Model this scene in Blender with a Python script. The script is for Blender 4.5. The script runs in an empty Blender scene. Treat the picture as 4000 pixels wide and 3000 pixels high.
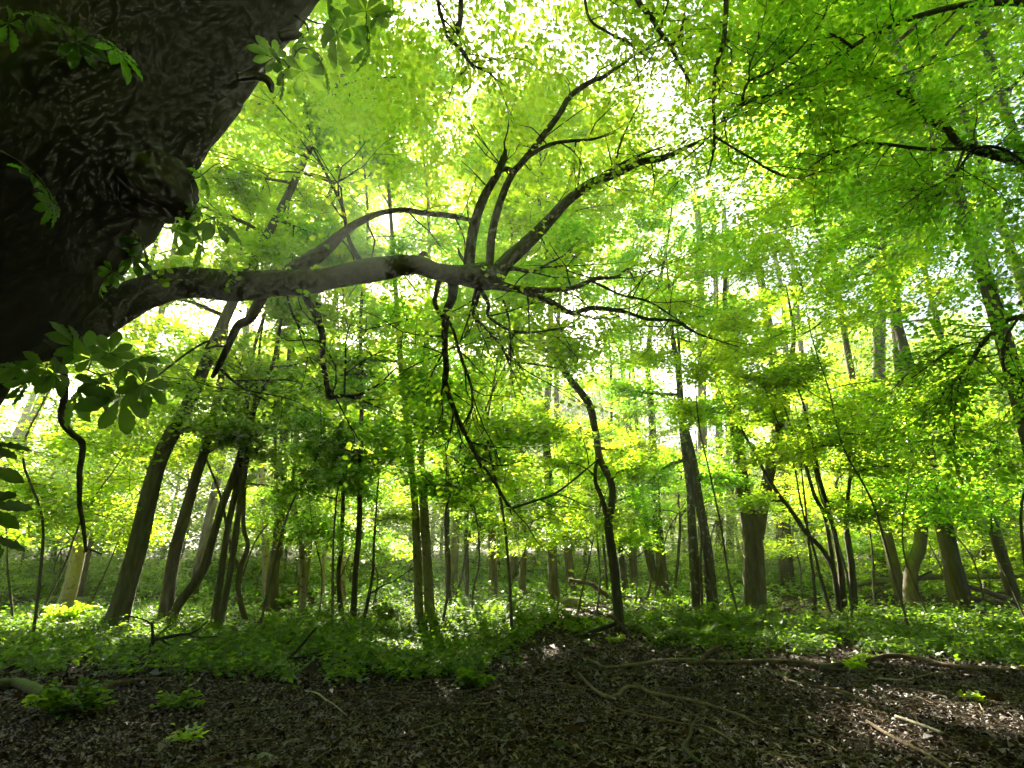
import bpy, math, random
import numpy as np

# ------------------------------------------------------------------ camera, sky, sun, exposure
sc = bpy.context.scene
R = math.radians
F = 2100.0                                  # focal length in pixels of a 4000 x 3000 frame
PITCH = math.atan(700 / F)
CAM = np.array([0.0, 0.0, 1.5])
FWD = np.array([0, math.cos(PITCH), math.sin(PITCH)])
UP = np.array([0, -math.sin(PITCH), math.cos(PITCH)])
RIGHT = np.array([1.0, 0, 0])

cam_d = bpy.data.cameras.new("camera")
cam = bpy.data.objects.new("camera", cam_d)
sc.collection.objects.link(cam)
cam.location = CAM
cam.rotation_euler = (math.pi / 2 + PITCH, 0, 0)
cam_d.sensor_width = 36
cam_d.lens = 36 * F / 4000
cam_d.clip_end = 2000
cam_d.clip_start = 0.05
sc.camera = cam

def ray(px, py):
    return FWD + RIGHT * ((px - 2000) / F) + UP * ((1500 - py) / F)

SUN = ray(1523, 865); SUN = SUN / np.linalg.norm(SUN)
SUN_EL = math.asin(SUN[2]); SUN_AZ = math.atan2(SUN[0], SUN[1])     # azimuth from +Y towards +X

world = bpy.data.worlds.new("World"); sc.world = world; world.use_nodes = True
wn = world.node_tree.nodes; wl = world.node_tree.links
bg = wn["Background"]
sky = wn.new("ShaderNodeTexSky"); sky.sky_type = 'NISHITA'; sky.sun_disc = False
sky.sun_elevation = SUN_EL; sky.sun_rotation = SUN_AZ
sky.air_density = 1.0; sky.dust_density = 5.0; sky.ozone_density = 1.0
# the disc of the sun itself, in the sky
geo = wn.new("ShaderNodeNewGeometry")
dot = wn.new("ShaderNodeVectorMath"); dot.operation = 'DOT_PRODUCT'
wl.new(geo.outputs["Incoming"], dot.inputs[0]); dot.inputs[1].default_value = tuple(-SUN)
mr = wn.new("ShaderNodeMapRange"); mr.inputs[1].default_value = math.cos(R(1.25)); mr.inputs[2].default_value = math.cos(R(0.7))
mr.inputs[3].default_value = 0; mr.inputs[4].default_value = 600
wl.new(dot.outputs["Value"], mr.inputs[0])
addc = wn.new("ShaderNodeVectorMath"); addc.operation = 'ADD'
wl.new(sky.outputs[0], addc.inputs[0]); wl.new(mr.outputs[0], addc.inputs[1])
wl.new(addc.outputs[0], bg.inputs[0])
bg.inputs[1].default_value = 0.06

sun_d = bpy.data.lights.new("sun", 'SUN'); sun_d.energy = 5.0; sun_d.angle = R(0.5); sun_d.color = (1.0, 0.91, 0.74)
sun = bpy.data.objects.new("sun", sun_d); sc.collection.objects.link(sun)
sun.location = (-20, 60, 50)
sun.rotation_euler = (math.pi / 2 - SUN_EL, 0, math.pi - SUN_AZ)

sc.view_settings.view_transform = 'Standard'; sc.view_settings.look = 'None'
sc.view_settings.exposure = 2.9; sc.view_settings.gamma = 1.0
sc.render.engine = 'CYCLES'
cy = sc.cycles
cy.max_bounces = 5; cy.diffuse_bounces = 4; cy.glossy_bounces = 1; cy.transmission_bounces = 4; cy.transparent_max_bounces = 4
cy.volume_bounces = 0
cy.use_denoising = True; cy.sample_clamp_direct = 1.2; cy.sample_clamp_indirect = 0.7
cy.use_adaptive_sampling = True; cy.adaptive_threshold = 0.03; cy.adaptive_min_samples = 20
cy.debug_use_spatial_splits = True; cy.caustics_reflective = False; cy.caustics_refractive = False

# ------------------------------------------------------------------ helpers
rng = np.random.default_rng(7)
random.seed(7)
C = sc.collection

def hgt(x, y):
    """height of the forest floor"""
    x = np.asarray(x, float); y = np.asarray(y, float)
    h = 0.035 * np.maximum(0, y - 20) ** 1.12
    h = h + 0.05 * np.sin(x * 0.55 + 1.3) * np.sin(y * 0.47 + 0.4) + 0.03 * np.sin(x * 1.7 + y * 1.1)
    h = h + 0.22 * np.exp(-(((x - 5.5) / 4.5) ** 2 + ((y - 18.5) / 2.2) ** 2))
    return h

def pd(px, py, d):                          # point on a pixel's ray at camera depth d
    return CAM + ray(px, py) * d

def atY(px, py, Y):                         # point on a pixel's ray at forward distance Y
    r = ray(px, py); return CAM + r * (Y / r[1])

def gnd(px, py):                            # where a pixel's ray meets the floor
    r = ray(px, py); t = 1.5 / max(-r[2], 1e-3)
    for _ in range(12):
        p = CAM + r * t
        if r[2] >= -0.005: break
        t = (float(hgt(p[0], p[1])) - 1.5) / r[2]
    return CAM + r * t

def depth(p): return float(np.dot(np.asarray(p) - CAM, FWD))

def spline(P, n_per=6):
    P = np.asarray(P, float)
    if len(P) < 3:
        t = np.linspace(0, 1, n_per + 1)[:, None]; return P[0] * (1 - t) + P[-1] * t
    Q = np.vstack([2 * P[0] - P[1], P, 2 * P[-1] - P[-2]])
    out = []
    for i in range(1, len(Q) - 2):
        p0, p1, p2, p3 = Q[i - 1], Q[i], Q[i + 1], Q[i + 2]
        for k in range(n_per):
            t = k / n_per
            out.append(0.5 * ((2 * p1) + (-p0 + p2) * t + (2 * p0 - 5 * p1 + 4 * p2 - p3) * t * t + (-p0 + 3 * p1 - 3 * p2 + p3) * t ** 3))
    out.append(P[-1]); return np.array(out)

class MB:
    """collects vertices and faces of one part"""
    def __init__(s): s.v = []; s.f = []; s.n = 0
    def add(s, v, f):
        s.v.append(np.asarray(v, float)); s.f += [tuple(i + s.n for i in q) for q in f]; s.n += len(v)
    def tube(s, path, rad, sides=8, rough=0.0, lumps=0.0, seed=0, flare=0.0, bumps=(), cap=True):
        path = np.asarray(path, float); n = len(path)
        rad = np.broadcast_to(np.asarray(rad, float), (n,)).copy()
        g = np.random.default_rng(seed)
        T = np.gradient(path, axis=0); T /= np.linalg.norm(T, axis=1)[:, None] + 1e-9
        a = np.array([1.0, 0, 0]) if abs(T[0][0]) < 0.8 else np.array([0, 1.0, 0])
        N = a - T[0] * np.dot(a, T[0]); N /= np.linalg.norm(N)
        ang = np.arange(sides) * 2 * math.pi / sides
        ph = g.uniform(0, 6.28, 4); V = np.zeros((n, sides, 3))
        lobes = 1 + lumps * (0.6 * np.sin(ang * 3 + ph[0]) + 0.4 * np.sin(ang * 5 + ph[1]))
        L = np.concatenate([[0], np.cumsum(np.linalg.norm(np.diff(path, axis=0), axis=1))])
        for i in range(n):
            N = N - T[i] * np.dot(N, T[i]); N /= np.linalg.norm(N) + 1e-9
            B = np.cross(T[i], N)
            r = rad[i] * lobes * (1 + rough * g.normal(0, 1, sides))
            if lumps: r = r * (1 + lumps * 0.7 * math.sin(L[i] / (rad[i] * 5 + 0.02) + ph[2]))
            if flare:
                k = math.exp(-L[i] / (rad[0] * 1.6)); r = r * (1 + flare * k * (1 + 0.55 * np.sin(ang * 4 + ph[3])))
            V[i] = path[i] + (np.cos(ang)[:, None] * N + np.sin(ang)[:, None] * B) * r[:, None]
        for (c, R0, amp) in bumps:
            c = np.asarray(c); w = np.exp(-(np.linalg.norm(V - c, axis=2) / R0) ** 2)
            o = V - path[:, None, :]; o /= np.linalg.norm(o, axis=2)[:, :, None] + 1e-9
            V = V + o * (w * amp)[:, :, None]
        f = []
        for i in range(n - 1):
            for k in range(sides):
                k2 = (k + 1) % sides
                f.append((i * sides + k, i * sides + k2, (i + 1) * sides + k2, (i + 1) * sides + k))
        if cap:
            f.append(tuple(range(sides))[::-1]); f.append(tuple((n - 1) * sides + k for k in range(sides)))
        s.add(V.reshape(-1, 3), f)
    def build(s, name, mat, parent=None, smooth=True, origin=None):
        V = np.vstack(s.v)
        off = np.array(parent["_o"]) if parent is not None else (np.asarray(origin, float) if origin is not None else np.zeros(3))
        m = bpy.data.meshes.new(name); m.from_pydata((V - off).tolist(), [], s.f); m.materials.append(mat)
        if smooth: m.polygons.foreach_set("use_smooth", np.ones(len(m.polygons), bool))
        o = bpy.data.objects.new(name, m); C.objects.link(o)
        if parent is not None: o.parent = parent
        else: o.location = off
        return o

def tag(o, label=None, cat=None, group=None, kind=None):
    if label: o["label"] = label
    if cat: o["category"] = cat
    if group: o["group"] = group
    if kind: o["kind"] = kind
    return o

ROOTS = []; CLEAR = []
def root(name, loc, label, cat, group=None):
    o = bpy.data.objects.new(name, None); C.objects.link(o); o.location = loc; o.empty_display_size = 0.2
    o["_o"] = [float(q) for q in loc]; ROOTS.append(o)
    return tag(o, label, cat, group)

# gaps in the canopy through which the sun reaches the floor: (point, radius)
GAPS = []
def gap_filter(P, gaps=None):
    keep = np.ones(len(P), bool)
    for (c, r) in (GAPS if gaps is None else gaps):
        d = P - c; t = d @ SUN
        q = np.linalg.norm(d - t[:, None] * SUN, axis=1)
        keep &= ~((q < r) & (t > 0.35))
    return keep

def unit(a): return a / (np.linalg.norm(a, axis=-1, keepdims=True) + 1e-9)

def leaf_mesh(name, P, D, Nn, Ln, Wd, mat, parent=None, fine=False, fold=0.12, kind=None, gaps=True, origin=None, rnd=None):
    """one mesh of many separate leaf faces: P centres, D directions, Nn normals"""
    if gaps:
        k = gap_filter(P) & (np.linalg.norm(P - CAM, axis=1) > 2.2)
        P, D, Nn, Ln, Wd = P[k], D[k], Nn[k], Ln[k], Wd[k]
        if rnd is not None: rnd = rnd[k]
    n = len(P)
    if n == 0: return None
    D = unit(D); Nn = unit(Nn - D * np.sum(D * Nn, 1, keepdims=True)); B = np.cross(Nn, D)
    L = Ln[:, None]; W = Wd[:, None]
    off = np.array(parent["_o"]) if parent is not None else (np.asarray(origin, float) if origin is not None else np.zeros(3))
    P = P - off
    up = Nn * W * fold
    if fine:
        V = np.stack([P - D * L / 2, P - D * L * .16 + B * W * .5 + up, P + D * L * .2 + B * W * .42 + up, P + D * L / 2 - Nn * L * .08,
                      P + D * L * .2 - B * W * .42 + up, P - D * L * .16 - B * W * .5 + up], 1).reshape(-1, 3)
        b = np.arange(n)[:, None] * 6
        I = np.concatenate([b + np.array([0, 1, 2, 3]), b + np.array([0, 3, 4, 5])], 1).reshape(-1)
        nf = n * 2; per = 2
    else:
        V = np.stack([P - D * L / 2, P - D * L * .05 + B * W * .5 + up, P + D * L / 2, P - D * L * .05 - B * W * .5 + up], 1).reshape(-1, 3)
        I = np.arange(n * 4); nf = n; per = 1
    m = bpy.data.meshes.new(name)
    m.vertices.add(len(V)); m.vertices.foreach_set("co", V.astype(np.float32).ravel())
    m.loops.add(nf * 4); m.loops.foreach_set("vertex_index", I.astype(np.int32))
    m.polygons.add(nf); m.polygons.foreach_set("loop_start", np.arange(0, nf * 4, 4, dtype=np.int32))
    at = m.attributes.new("rnd", 'FLOAT', 'FACE')
    rv = rng.uniform(0, 1, n) if rnd is None else np.clip(rnd, 0, 1)
    at.data.foreach_set("value", np.repeat(rv, per).astype(np.float32))
    m.update(calc_edges=True); m.materials.append(mat)
    o = bpy.data.objects.new(name, m); C.objects.link(o)
    if parent is not None: o.parent = parent
    else: o.location = off
    if kind: o["kind"] = kind
    global NLEAF; NLEAF += nf * 2
    return o
NLEAF = 0

# ------------------------------------------------------------------ materials
def mat(name):
    m = bpy.data.materials.new(name); m.use_nodes = True
    nt = m.node_tree; nt.nodes.clear()
    out = nt.nodes.new("ShaderNodeOutputMaterial")
    return m, nt, out

def ramp(nt, cols, fac):
    r = nt.nodes.new("ShaderNodeValToRGB"); e = r.color_ramp.elements
    while len(e) < len(cols): e.new(0.5)
    for k, (p, c) in enumerate(cols): e[k].position = p; e[k].color = (*c, 1)
    nt.links.new(fac, r.inputs[0]); return r.outputs[0]

def leaf_mat(name, refl, trans, gloss=0.05, rough=0.4, tmix=0.55):
    m, nt, out = mat(name); N = nt.nodes.new; L = nt.links.new
    a = N("ShaderNodeAttribute"); a.attribute_name = "rnd"
    d = N("ShaderNodeBsdfDiffuse"); t = N("ShaderNodeBsdfTranslucent"); g = N("ShaderNodeBsdfGlossy")
    L(ramp(nt, refl, a.outputs["Fac"]), d.inputs[0]); L(ramp(nt, trans, a.outputs["Fac"]), t.inputs[0])
    g.inputs["Roughness"].default_value = rough; g.inputs[0].default_value = (1, 1, 1, 1)
    x = N("ShaderNodeMixShader"); x.inputs[0].default_value = tmix
    L(d.outputs[0], x.inputs[1]); L(t.outputs[0], x.inputs[2])
    y = N("ShaderNodeMixShader"); fr = N("ShaderNodeFresnel"); fr.inputs[0].default_value = 1.35
    mu = N("ShaderNodeMath"); mu.operation = 'MULTIPLY'; mu.inputs[1].default_value = gloss * 3
    L(fr.outputs[0], mu.inputs[0]); L(mu.outputs[0], y.inputs[0])
    L(x.outputs[0], y.inputs[1]); L(g.outputs[0], y.inputs[2]); L(y.outputs[0], out.inputs[0])
    return m

LEAF_A = leaf_mat("lime_green_leaf", [(0, (.08, .15, .012)), (.5, (.12, .19, .015)), (1, (.17, .23, .02))],
                  [(0, (.42, .70, .02)), (.5, (.53, .78, .022)), (1, (.72, .82, .04))], gloss=.03, tmix=.74)
LEAF_B = leaf_mat("mid_green_leaf", [(0, (.055, .125, .014)), (.5, (.08, .16, .016)), (1, (.12, .20, .018))],
                  [(0, (.26, .60, .02)), (.5, (.37, .71, .022)), (1, (.54, .77, .028))], gloss=.03, tmix=.74)
LEAF_C = leaf_mat("chestnut_leaf", [(0, (.018, .045, .012)), (1, (.03, .07, .015))],
                  [(0, (.22, .50, .03)), (1, (.34, .60, .04))], gloss=0.012, rough=.5, tmix=.6)
LEAF_G = leaf_mat("ground_plant_leaf", [(0, (.035, .085, .01)), (.6, (.06, .12, .012)), (1, (.11, .18, .016))],
                  [(0, (.18, .38, .012)), (.6, (.26, .46, .014)), (1, (.42, .58, .02))], gloss=0.015, rough=.5)
LEAF_F = leaf_mat("far_leaf", [(0, (.065, .13, .02)), (1, (.12, .20, .025))],
                  [(0, (.32, .55, .03)), (1, (.54, .68, .04))], gloss=0.015)
LITTER = leaf_mat("dry_brown_leaf", [(0, (.018, .009, .004)), (.35, (.046, .024, .011)), (.7, (.09, .048, .024)), (.92, (.16, .10, .058)), (1, (.19, .085, .03))],
                  [(0, (.02, .01, .004)), (1, (.10, .06, .03))], gloss=0.03, rough=0.6, tmix=0.12)

def bark_mat(name, c0, c1, c2, moss=0.0, moss_col=(.06, .10, .02), scale=6.0, stretch=5.0, bump=0.5, patches=0.0, patch_col=(.05, .05, .03), lean=0, detail=8):
    m, nt, out = mat(name); N = nt.nodes.new; L = nt.links.new
    tc = N("ShaderNodeTexCoord"); mp = N("ShaderNodeMapping"); mp.inputs["Scale"].default_value = (scale, scale, scale / stretch)
    rt_ = N("ShaderNodeMapping"); rt_.inputs["Rotation"].default_value = (0, R(lean), 0); L(tc.outputs["Object"], rt_.inputs[0]); L(rt_.outputs[0], mp.inputs[0])
    n1 = N("ShaderNodeTexNoise"); n1.inputs["Scale"].default_value = 2.0; n1.inputs["Detail"].default_value = detail; n1.inputs["Roughness"].default_value = .6
    L(mp.outputs[0], n1.inputs[0])
    n2 = N("ShaderNodeTexNoise"); n2.inputs["Scale"].default_value = 1.3; n2.inputs["Detail"].default_value = 4
    L(tc.outputs["Object"], n2.inputs[0])
    col = ramp(nt, [(.28, c0), (.5, c1), (.72, c2)], n1.outputs["Fac"])
    if patches:
        v = N("ShaderNodeTexNoise"); v.inputs["Scale"].default_value = 7.0; v.inputs["Detail"].default_value = 2
        L(tc.outputs["Object"], v.inputs[0])
        k = N("ShaderNodeMapRange"); k.inputs[1].default_value = .60; k.inputs[2].default_value = .64; k.inputs[4].default_value = patches
        L(v.outputs["Fac"], k.inputs[0])
        mx = N("ShaderNodeMix"); mx.data_type = 'RGBA'; L(k.outputs[0], mx.inputs[0]); L(col, mx.inputs[6]); mx.inputs[7].default_value = (*patch_col, 1); col = mx.outputs[2]
    if moss:
        ge = N("ShaderNodeNewGeometry"); sx = N("ShaderNodeSeparateXYZ"); L(ge.outputs["Normal"], sx.inputs[0])
        ad = N("ShaderNodeMath"); ad.operation = 'MULTIPLY_ADD'; L(sx.outputs[2], ad.inputs[0]); ad.inputs[1].default_value = .45; L(n2.outputs["Fac"], ad.inputs[2])
        k = N("ShaderNodeMapRange"); k.inputs[1].default_value = .55; k.inputs[2].default_value = .80; k.inputs[4].default_value = moss
        L(ad.outputs[0], k.inputs[0])
        mx = N("ShaderNodeMix"); mx.data_type = 'RGBA'; L(k.outputs[0], mx.inputs[0]); L(col, mx.inputs[6]); mx.inputs[7].default_value = (*moss_col, 1); col = mx.outputs[2]
    b = N("ShaderNodeBump"); b.inputs["Strength"].default_value = bump; b.inputs["Distance"].default_value = .04
    L(n1.outputs["Fac"], b.inputs["Height"])
    p = N("ShaderNodeBsdfPrincipled"); L(col, p.inputs["Base Color"]); p.inputs["Roughness"].default_value = .9
    p.inputs["Specular IOR Level"].default_value = .2
    L(b.outputs[0], p.inputs["Normal"]); L(p.outputs[0], out.inputs[0])
    return m

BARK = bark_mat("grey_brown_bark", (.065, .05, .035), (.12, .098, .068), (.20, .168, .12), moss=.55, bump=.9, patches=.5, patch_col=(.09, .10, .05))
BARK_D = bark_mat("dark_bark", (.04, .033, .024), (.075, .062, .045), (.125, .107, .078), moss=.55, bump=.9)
BARK_P = bark_mat("pale_smooth_sunlit_bark", (.22, .17, .12), (.30, .24, .17), (.38, .32, .24), stretch=2.0, scale=3, bump=.25, patches=.8, patch_col=(.10, .09, .05))  # smooth pale bark; sunlight on the trunks is also put into its colour
BARK_PEEL = bark_mat("peeling_bark", (.05, .04, .03), (.10, .085, .065), (.22, .19, .15), stretch=4, scale=5, bump=.8, patches=.9, patch_col=(.34, .31, .27))
BARK_BIG = bark_mat("old_chestnut_bark", (.024, .019, .014), (.040, .033, .025), (.060, .050, .039), moss=.25, scale=5, stretch=6, bump=.15, lean=-38, detail=5)
BARK_L = bark_mat("mossy_limb_bark", (.05, .042, .03), (.085, .072, .05), (.13, .11, .075), moss=.9, moss_col=(.075, .12, .025), stretch=1.4, scale=9, bump=.9)
WOOD = bark_mat("dead_wood", (.07, .046, .028), (.13, .09, .056), (.20, .15, .10), moss=.10, scale=9, stretch=1.5)
WOOD_D = bark_mat("dark_dead_wood", (.02, .017, .013), (.04, .034, .026), (.075, .062, .045), moss=.2, scale=9, stretch=1.5)
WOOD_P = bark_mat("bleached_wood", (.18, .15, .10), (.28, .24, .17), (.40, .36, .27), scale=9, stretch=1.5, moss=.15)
LOG_M = bark_mat("mossy_log", (.07, .055, .04), (.14, .115, .08), (.22, .19, .14), moss=.9, moss_col=(.10, .14, .03), scale=5, stretch=2)
STONE = bark_mat("grey_stone", (.10, .10, .085), (.19, .19, .165), (.30, .30, .26), scale=9, stretch=1, moss=.25)

def ground_mat():
    m, nt, out = mat("forest_floor"); N = nt.nodes.new; L = nt.links.new
    tc = N("ShaderNodeTexCoord")
    n1 = N("ShaderNodeTexNoise"); n1.inputs["Scale"].default_value = 22; n1.inputs["Detail"].default_value = 8; L(tc.outputs["Object"], n1.inputs[0])
    n2 = N("ShaderNodeTexNoise"); n2.inputs["Scale"].default_value = .6; n2.inputs["Detail"].default_value = 4; L(tc.outputs["Object"], n2.inputs[0])
    col = ramp(nt, [(.3, (.010, .007, .004)), (.5, (.022, .015, .009)), (.7, (.05, .034, .021))], n1.outputs["Fac"])
    k = N("ShaderNodeMapRange"); k.inputs[1].default_value = .45; k.inputs[2].default_value = .7; k.inputs[4].default_value = .5; L(n2.outputs["Fac"], k.inputs[0])
    mx = N("ShaderNodeMix"); mx.data_type = 'RGBA'; L(k.outputs[0], mx.inputs[0]); L(col, mx.inputs[6]); mx.inputs[7].default_value = (.035, .045, .015, 1)
    b = N("ShaderNodeBump"); b.inputs["Strength"].default_value = .8; b.inputs["Distance"].default_value = .03; L(n1.outputs["Fac"], b.inputs["Height"])
    p = N("ShaderNodeBsdfPrincipled"); L(mx.outputs[2], p.inputs["Base Color"]); p.inputs["Roughness"].default_value = 1; p.inputs["Specular IOR Level"].default_value = .1
    L(b.outputs[0], p.inputs["Normal"]); L(p.outputs[0], out.inputs[0]); return m
GROUND = ground_mat()

# ------------------------------------------------------------------ the floor of the wood
def build_ground():
    xs = np.unique(np.concatenate([np.linspace(-400, -30, 16), np.linspace(-30, 30, 161), np.linspace(30, 400, 16)]))
    ys = np.unique(np.concatenate([np.linspace(-300, -6, 14), np.linspace(-6, 45, 171), np.linspace(45, 500, 20)]))
    X, Y = np.meshgrid(xs, ys)
    Z = np.minimum(hgt(X, Y), 0.035 * 60 ** 1.12) + rng.normal(0, .012, X.shape) * (np.abs(X) < 30) * (Y < 45)
    V = np.stack([X, Y, Z], -1).reshape(-1, 3); nx = len(xs)
    f = [(j * nx + i, j * nx + i + 1, (j + 1) * nx + i + 1, (j + 1) * nx + i) for j in range(len(ys) - 1) for i in range(nx - 1)]
    b = MB(); b.add(V, f); o = b.build("ground", GROUND); o["kind"] = "structure"; o["label"] = "bare brown forest floor"
    return o
build_ground()

# sun flecks
for (px, py, r) in [(3720, 2750, .50), (3880, 2785, .50), (4020, 2830, .5), (3560, 2672, .22), (2290, 2400, .95), (2120, 2440, .4), (2370, 2530, .3), (2520, 2548, .22),
                    (1520, 2425, .6), (1120, 2430, .7), (1350, 2440, .4), (520, 2450, .6), (760, 2435, .5), (720, 2540, .3), (3200, 2360, .9),
                    (3450, 2430, .25), (1870, 2595 + 80, .12), (100, 2460, 1.0), (2770, 2420, .4), (3750, 2440, .35)]:
    GAPS.append((gnd(px, py), r))
for (px, py, Y, r) in [(1340, 2290, 24, .9), (1183, 2250, 19, .6), (1265, 2270, 25, .7), (310, 2150, 19, .9), (270, 2330, 19, .6), (1130, 2360, 22, .8)]:
    GAPS.append((atY(px, py, Y), r))
GAPS.append((CAM, .42))
for (px, py, Y, r) in [(480, 1750, 15, 1.1), (560, 1950, 15, .9), (420, 2050, 17, .9), (760, 1950, 17, .9), (700, 2250, 17, .8), (950, 1350, 16, 1.1), (1080, 1500, 17, .9), (850, 1600, 16, .9),
        (1230, 1750, 17, .9), (1480, 2080, 16, .7), (1550, 1850, 16, .8), (1650, 1600, 16, .9), (1850, 2150, 16, .7), (1900, 1750, 17, .9), (2050, 1900, 17, .9), (2300, 2080, 16, .8), (2250, 1600, 15, 1.0), (2480, 1500, 16, 1.1),
        (2350, 1300, 15, 1.0), (2650, 1350, 15, 1.0), (2880, 1500, 14, 1.3), (3050, 1600, 15, 1.2), (2950, 1750, 14, .9), (3200, 1950, 17, .9), (3350, 1800, 15, 1.1), (3300, 2080, 17, .8), (3600, 1450, 14, 1.2), (3500, 1650, 15, 1.0),
        (3750, 1300, 13, 1.1), (3850, 1700, 15, .9), (3450, 2150, 17, .8), (3900, 2050, 17, .8), (150, 1950, 17, 1.0), (250, 1700, 18, 1.0), (2720, 1900, 16, .7), (2150, 2200, 18, .8), (1000, 2000, 18, .9), (1350, 1950, 18, .8)]:
    q_ = atY(px, py, Y); hit = q_ - SUN * (q_[2] / SUN[2])
    if hit[1] > 13: GAPS.append((q_, r * .8))

# ------------------------------------------------------------------ branches, twigs and sprays of leaves
def wander(p0, d, length, n=5, jit=.12, droop=0.0, g=rng):
    P = [np.array(p0, float)]; d = unit(np.array(d, float)); s = length / n
    for i in range(n):
        d = unit(d + g.normal(0, jit, 3) + np.array([0, 0, -droop])); P.append(P[-1] + d * s)
    return np.array(P)

def spray_leaves(centres, outward, n_each, size, spread=(.55, .34), flat=.07, tilt=.38, g=rng, hang=0.0):
    """flat fans of leaves round twig ends; returns P, D, N, L, W"""
    m = len(centres)
    cnt = g.poisson(n_each, m); idx = np.repeat(np.arange(m), cnt); n = len(idx)
    out = outward.copy(); out[:, 2] *= .4; out = unit(out)
    side = unit(np.cross(out, np.array([0, 0, 1.0]))); upv = unit(np.cross(side, out) + g.normal(0, .22, (m, 3)))
    side = np.cross(out, upv)
    u = g.uniform(-1, 1, n); v = g.normal(0, .45, n); w = g.normal(0, 1, n)
    sc_ = g.uniform(.7, 1.25, m)[idx]
    P = centres[idx] + out[idx] * (u * spread[0] * sc_)[:, None] + side[idx] * (v * spread[1] * sc_ * (1.15 - .5 * np.abs(u)))[:, None] + upv[idx] * (w * flat)[:, None]
    D = out[idx] + side[idx] * (np.sign(v) * g.uniform(.3, 1.2, n))[:, None] + g.normal(0, .25, (n, 3)); D[:, 2] -= hang
    N = upv[idx] + g.normal(0, tilt, (n, 3))
    L = size * g.uniform(.7, 1.25, n); W = L * g.uniform(.55, .75, n)
    rn = np.clip(g.uniform(.1, .9, m)[idx] + g.normal(0, .16, n), 0, 1)
    return P, D, N, L, W, rn

def cat(parts):
    return [np.concatenate([p[k] for p in parts]) for k in range(6)]

def make_limb(b, p0, d, length, r0, g, n_sec, sides=5, droop=0.02, sec_len=None, fine=True):
    """one limb with its side twigs into b; returns twig-end points and outward directions"""
    P = wander(p0, d, length, 6, .14, droop, g)
    S = spline(P, 2); n = len(S)
    b.tube(S, np.linspace(r0, r0 * .22 + .003, n), 4, seed=int(g.integers(1e6)), rough=.03)
    cs, os_ = [], []
    for k in range(n_sec):
        t = .22 + .78 * (k + g.uniform(0, 1)) / n_sec; i = min(int(t * (n - 1)), n - 2)
        base = S[i]; ax = unit(S[i + 1] - S[i]); sd = unit(np.cross(ax, [0, 0, 1])) * (1 if k % 2 else -1)
        dd = ax * g.uniform(.5, 1.1) + sd * g.uniform(.5, 1.2) + np.array([0, 0, g.uniform(-.25, .30)])
        ln = (sec_len or length * .42) * g.uniform(.6, 1.2) * (1.2 - .55 * t)
        Q = wander(base, dd, ln, 3, .16, droop, g)
        if fine: b.tube(Q, np.linspace(r0 * .30 + .003, .004, len(Q)), 3, cap=False, seed=k)
        for q in (1, 2, 3):
            cs.append(Q[q] + g.normal(0, .12, 3)); os_.append(Q[q] - Q[q - 1])
    return np.array(cs), np.array(os_)

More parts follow.
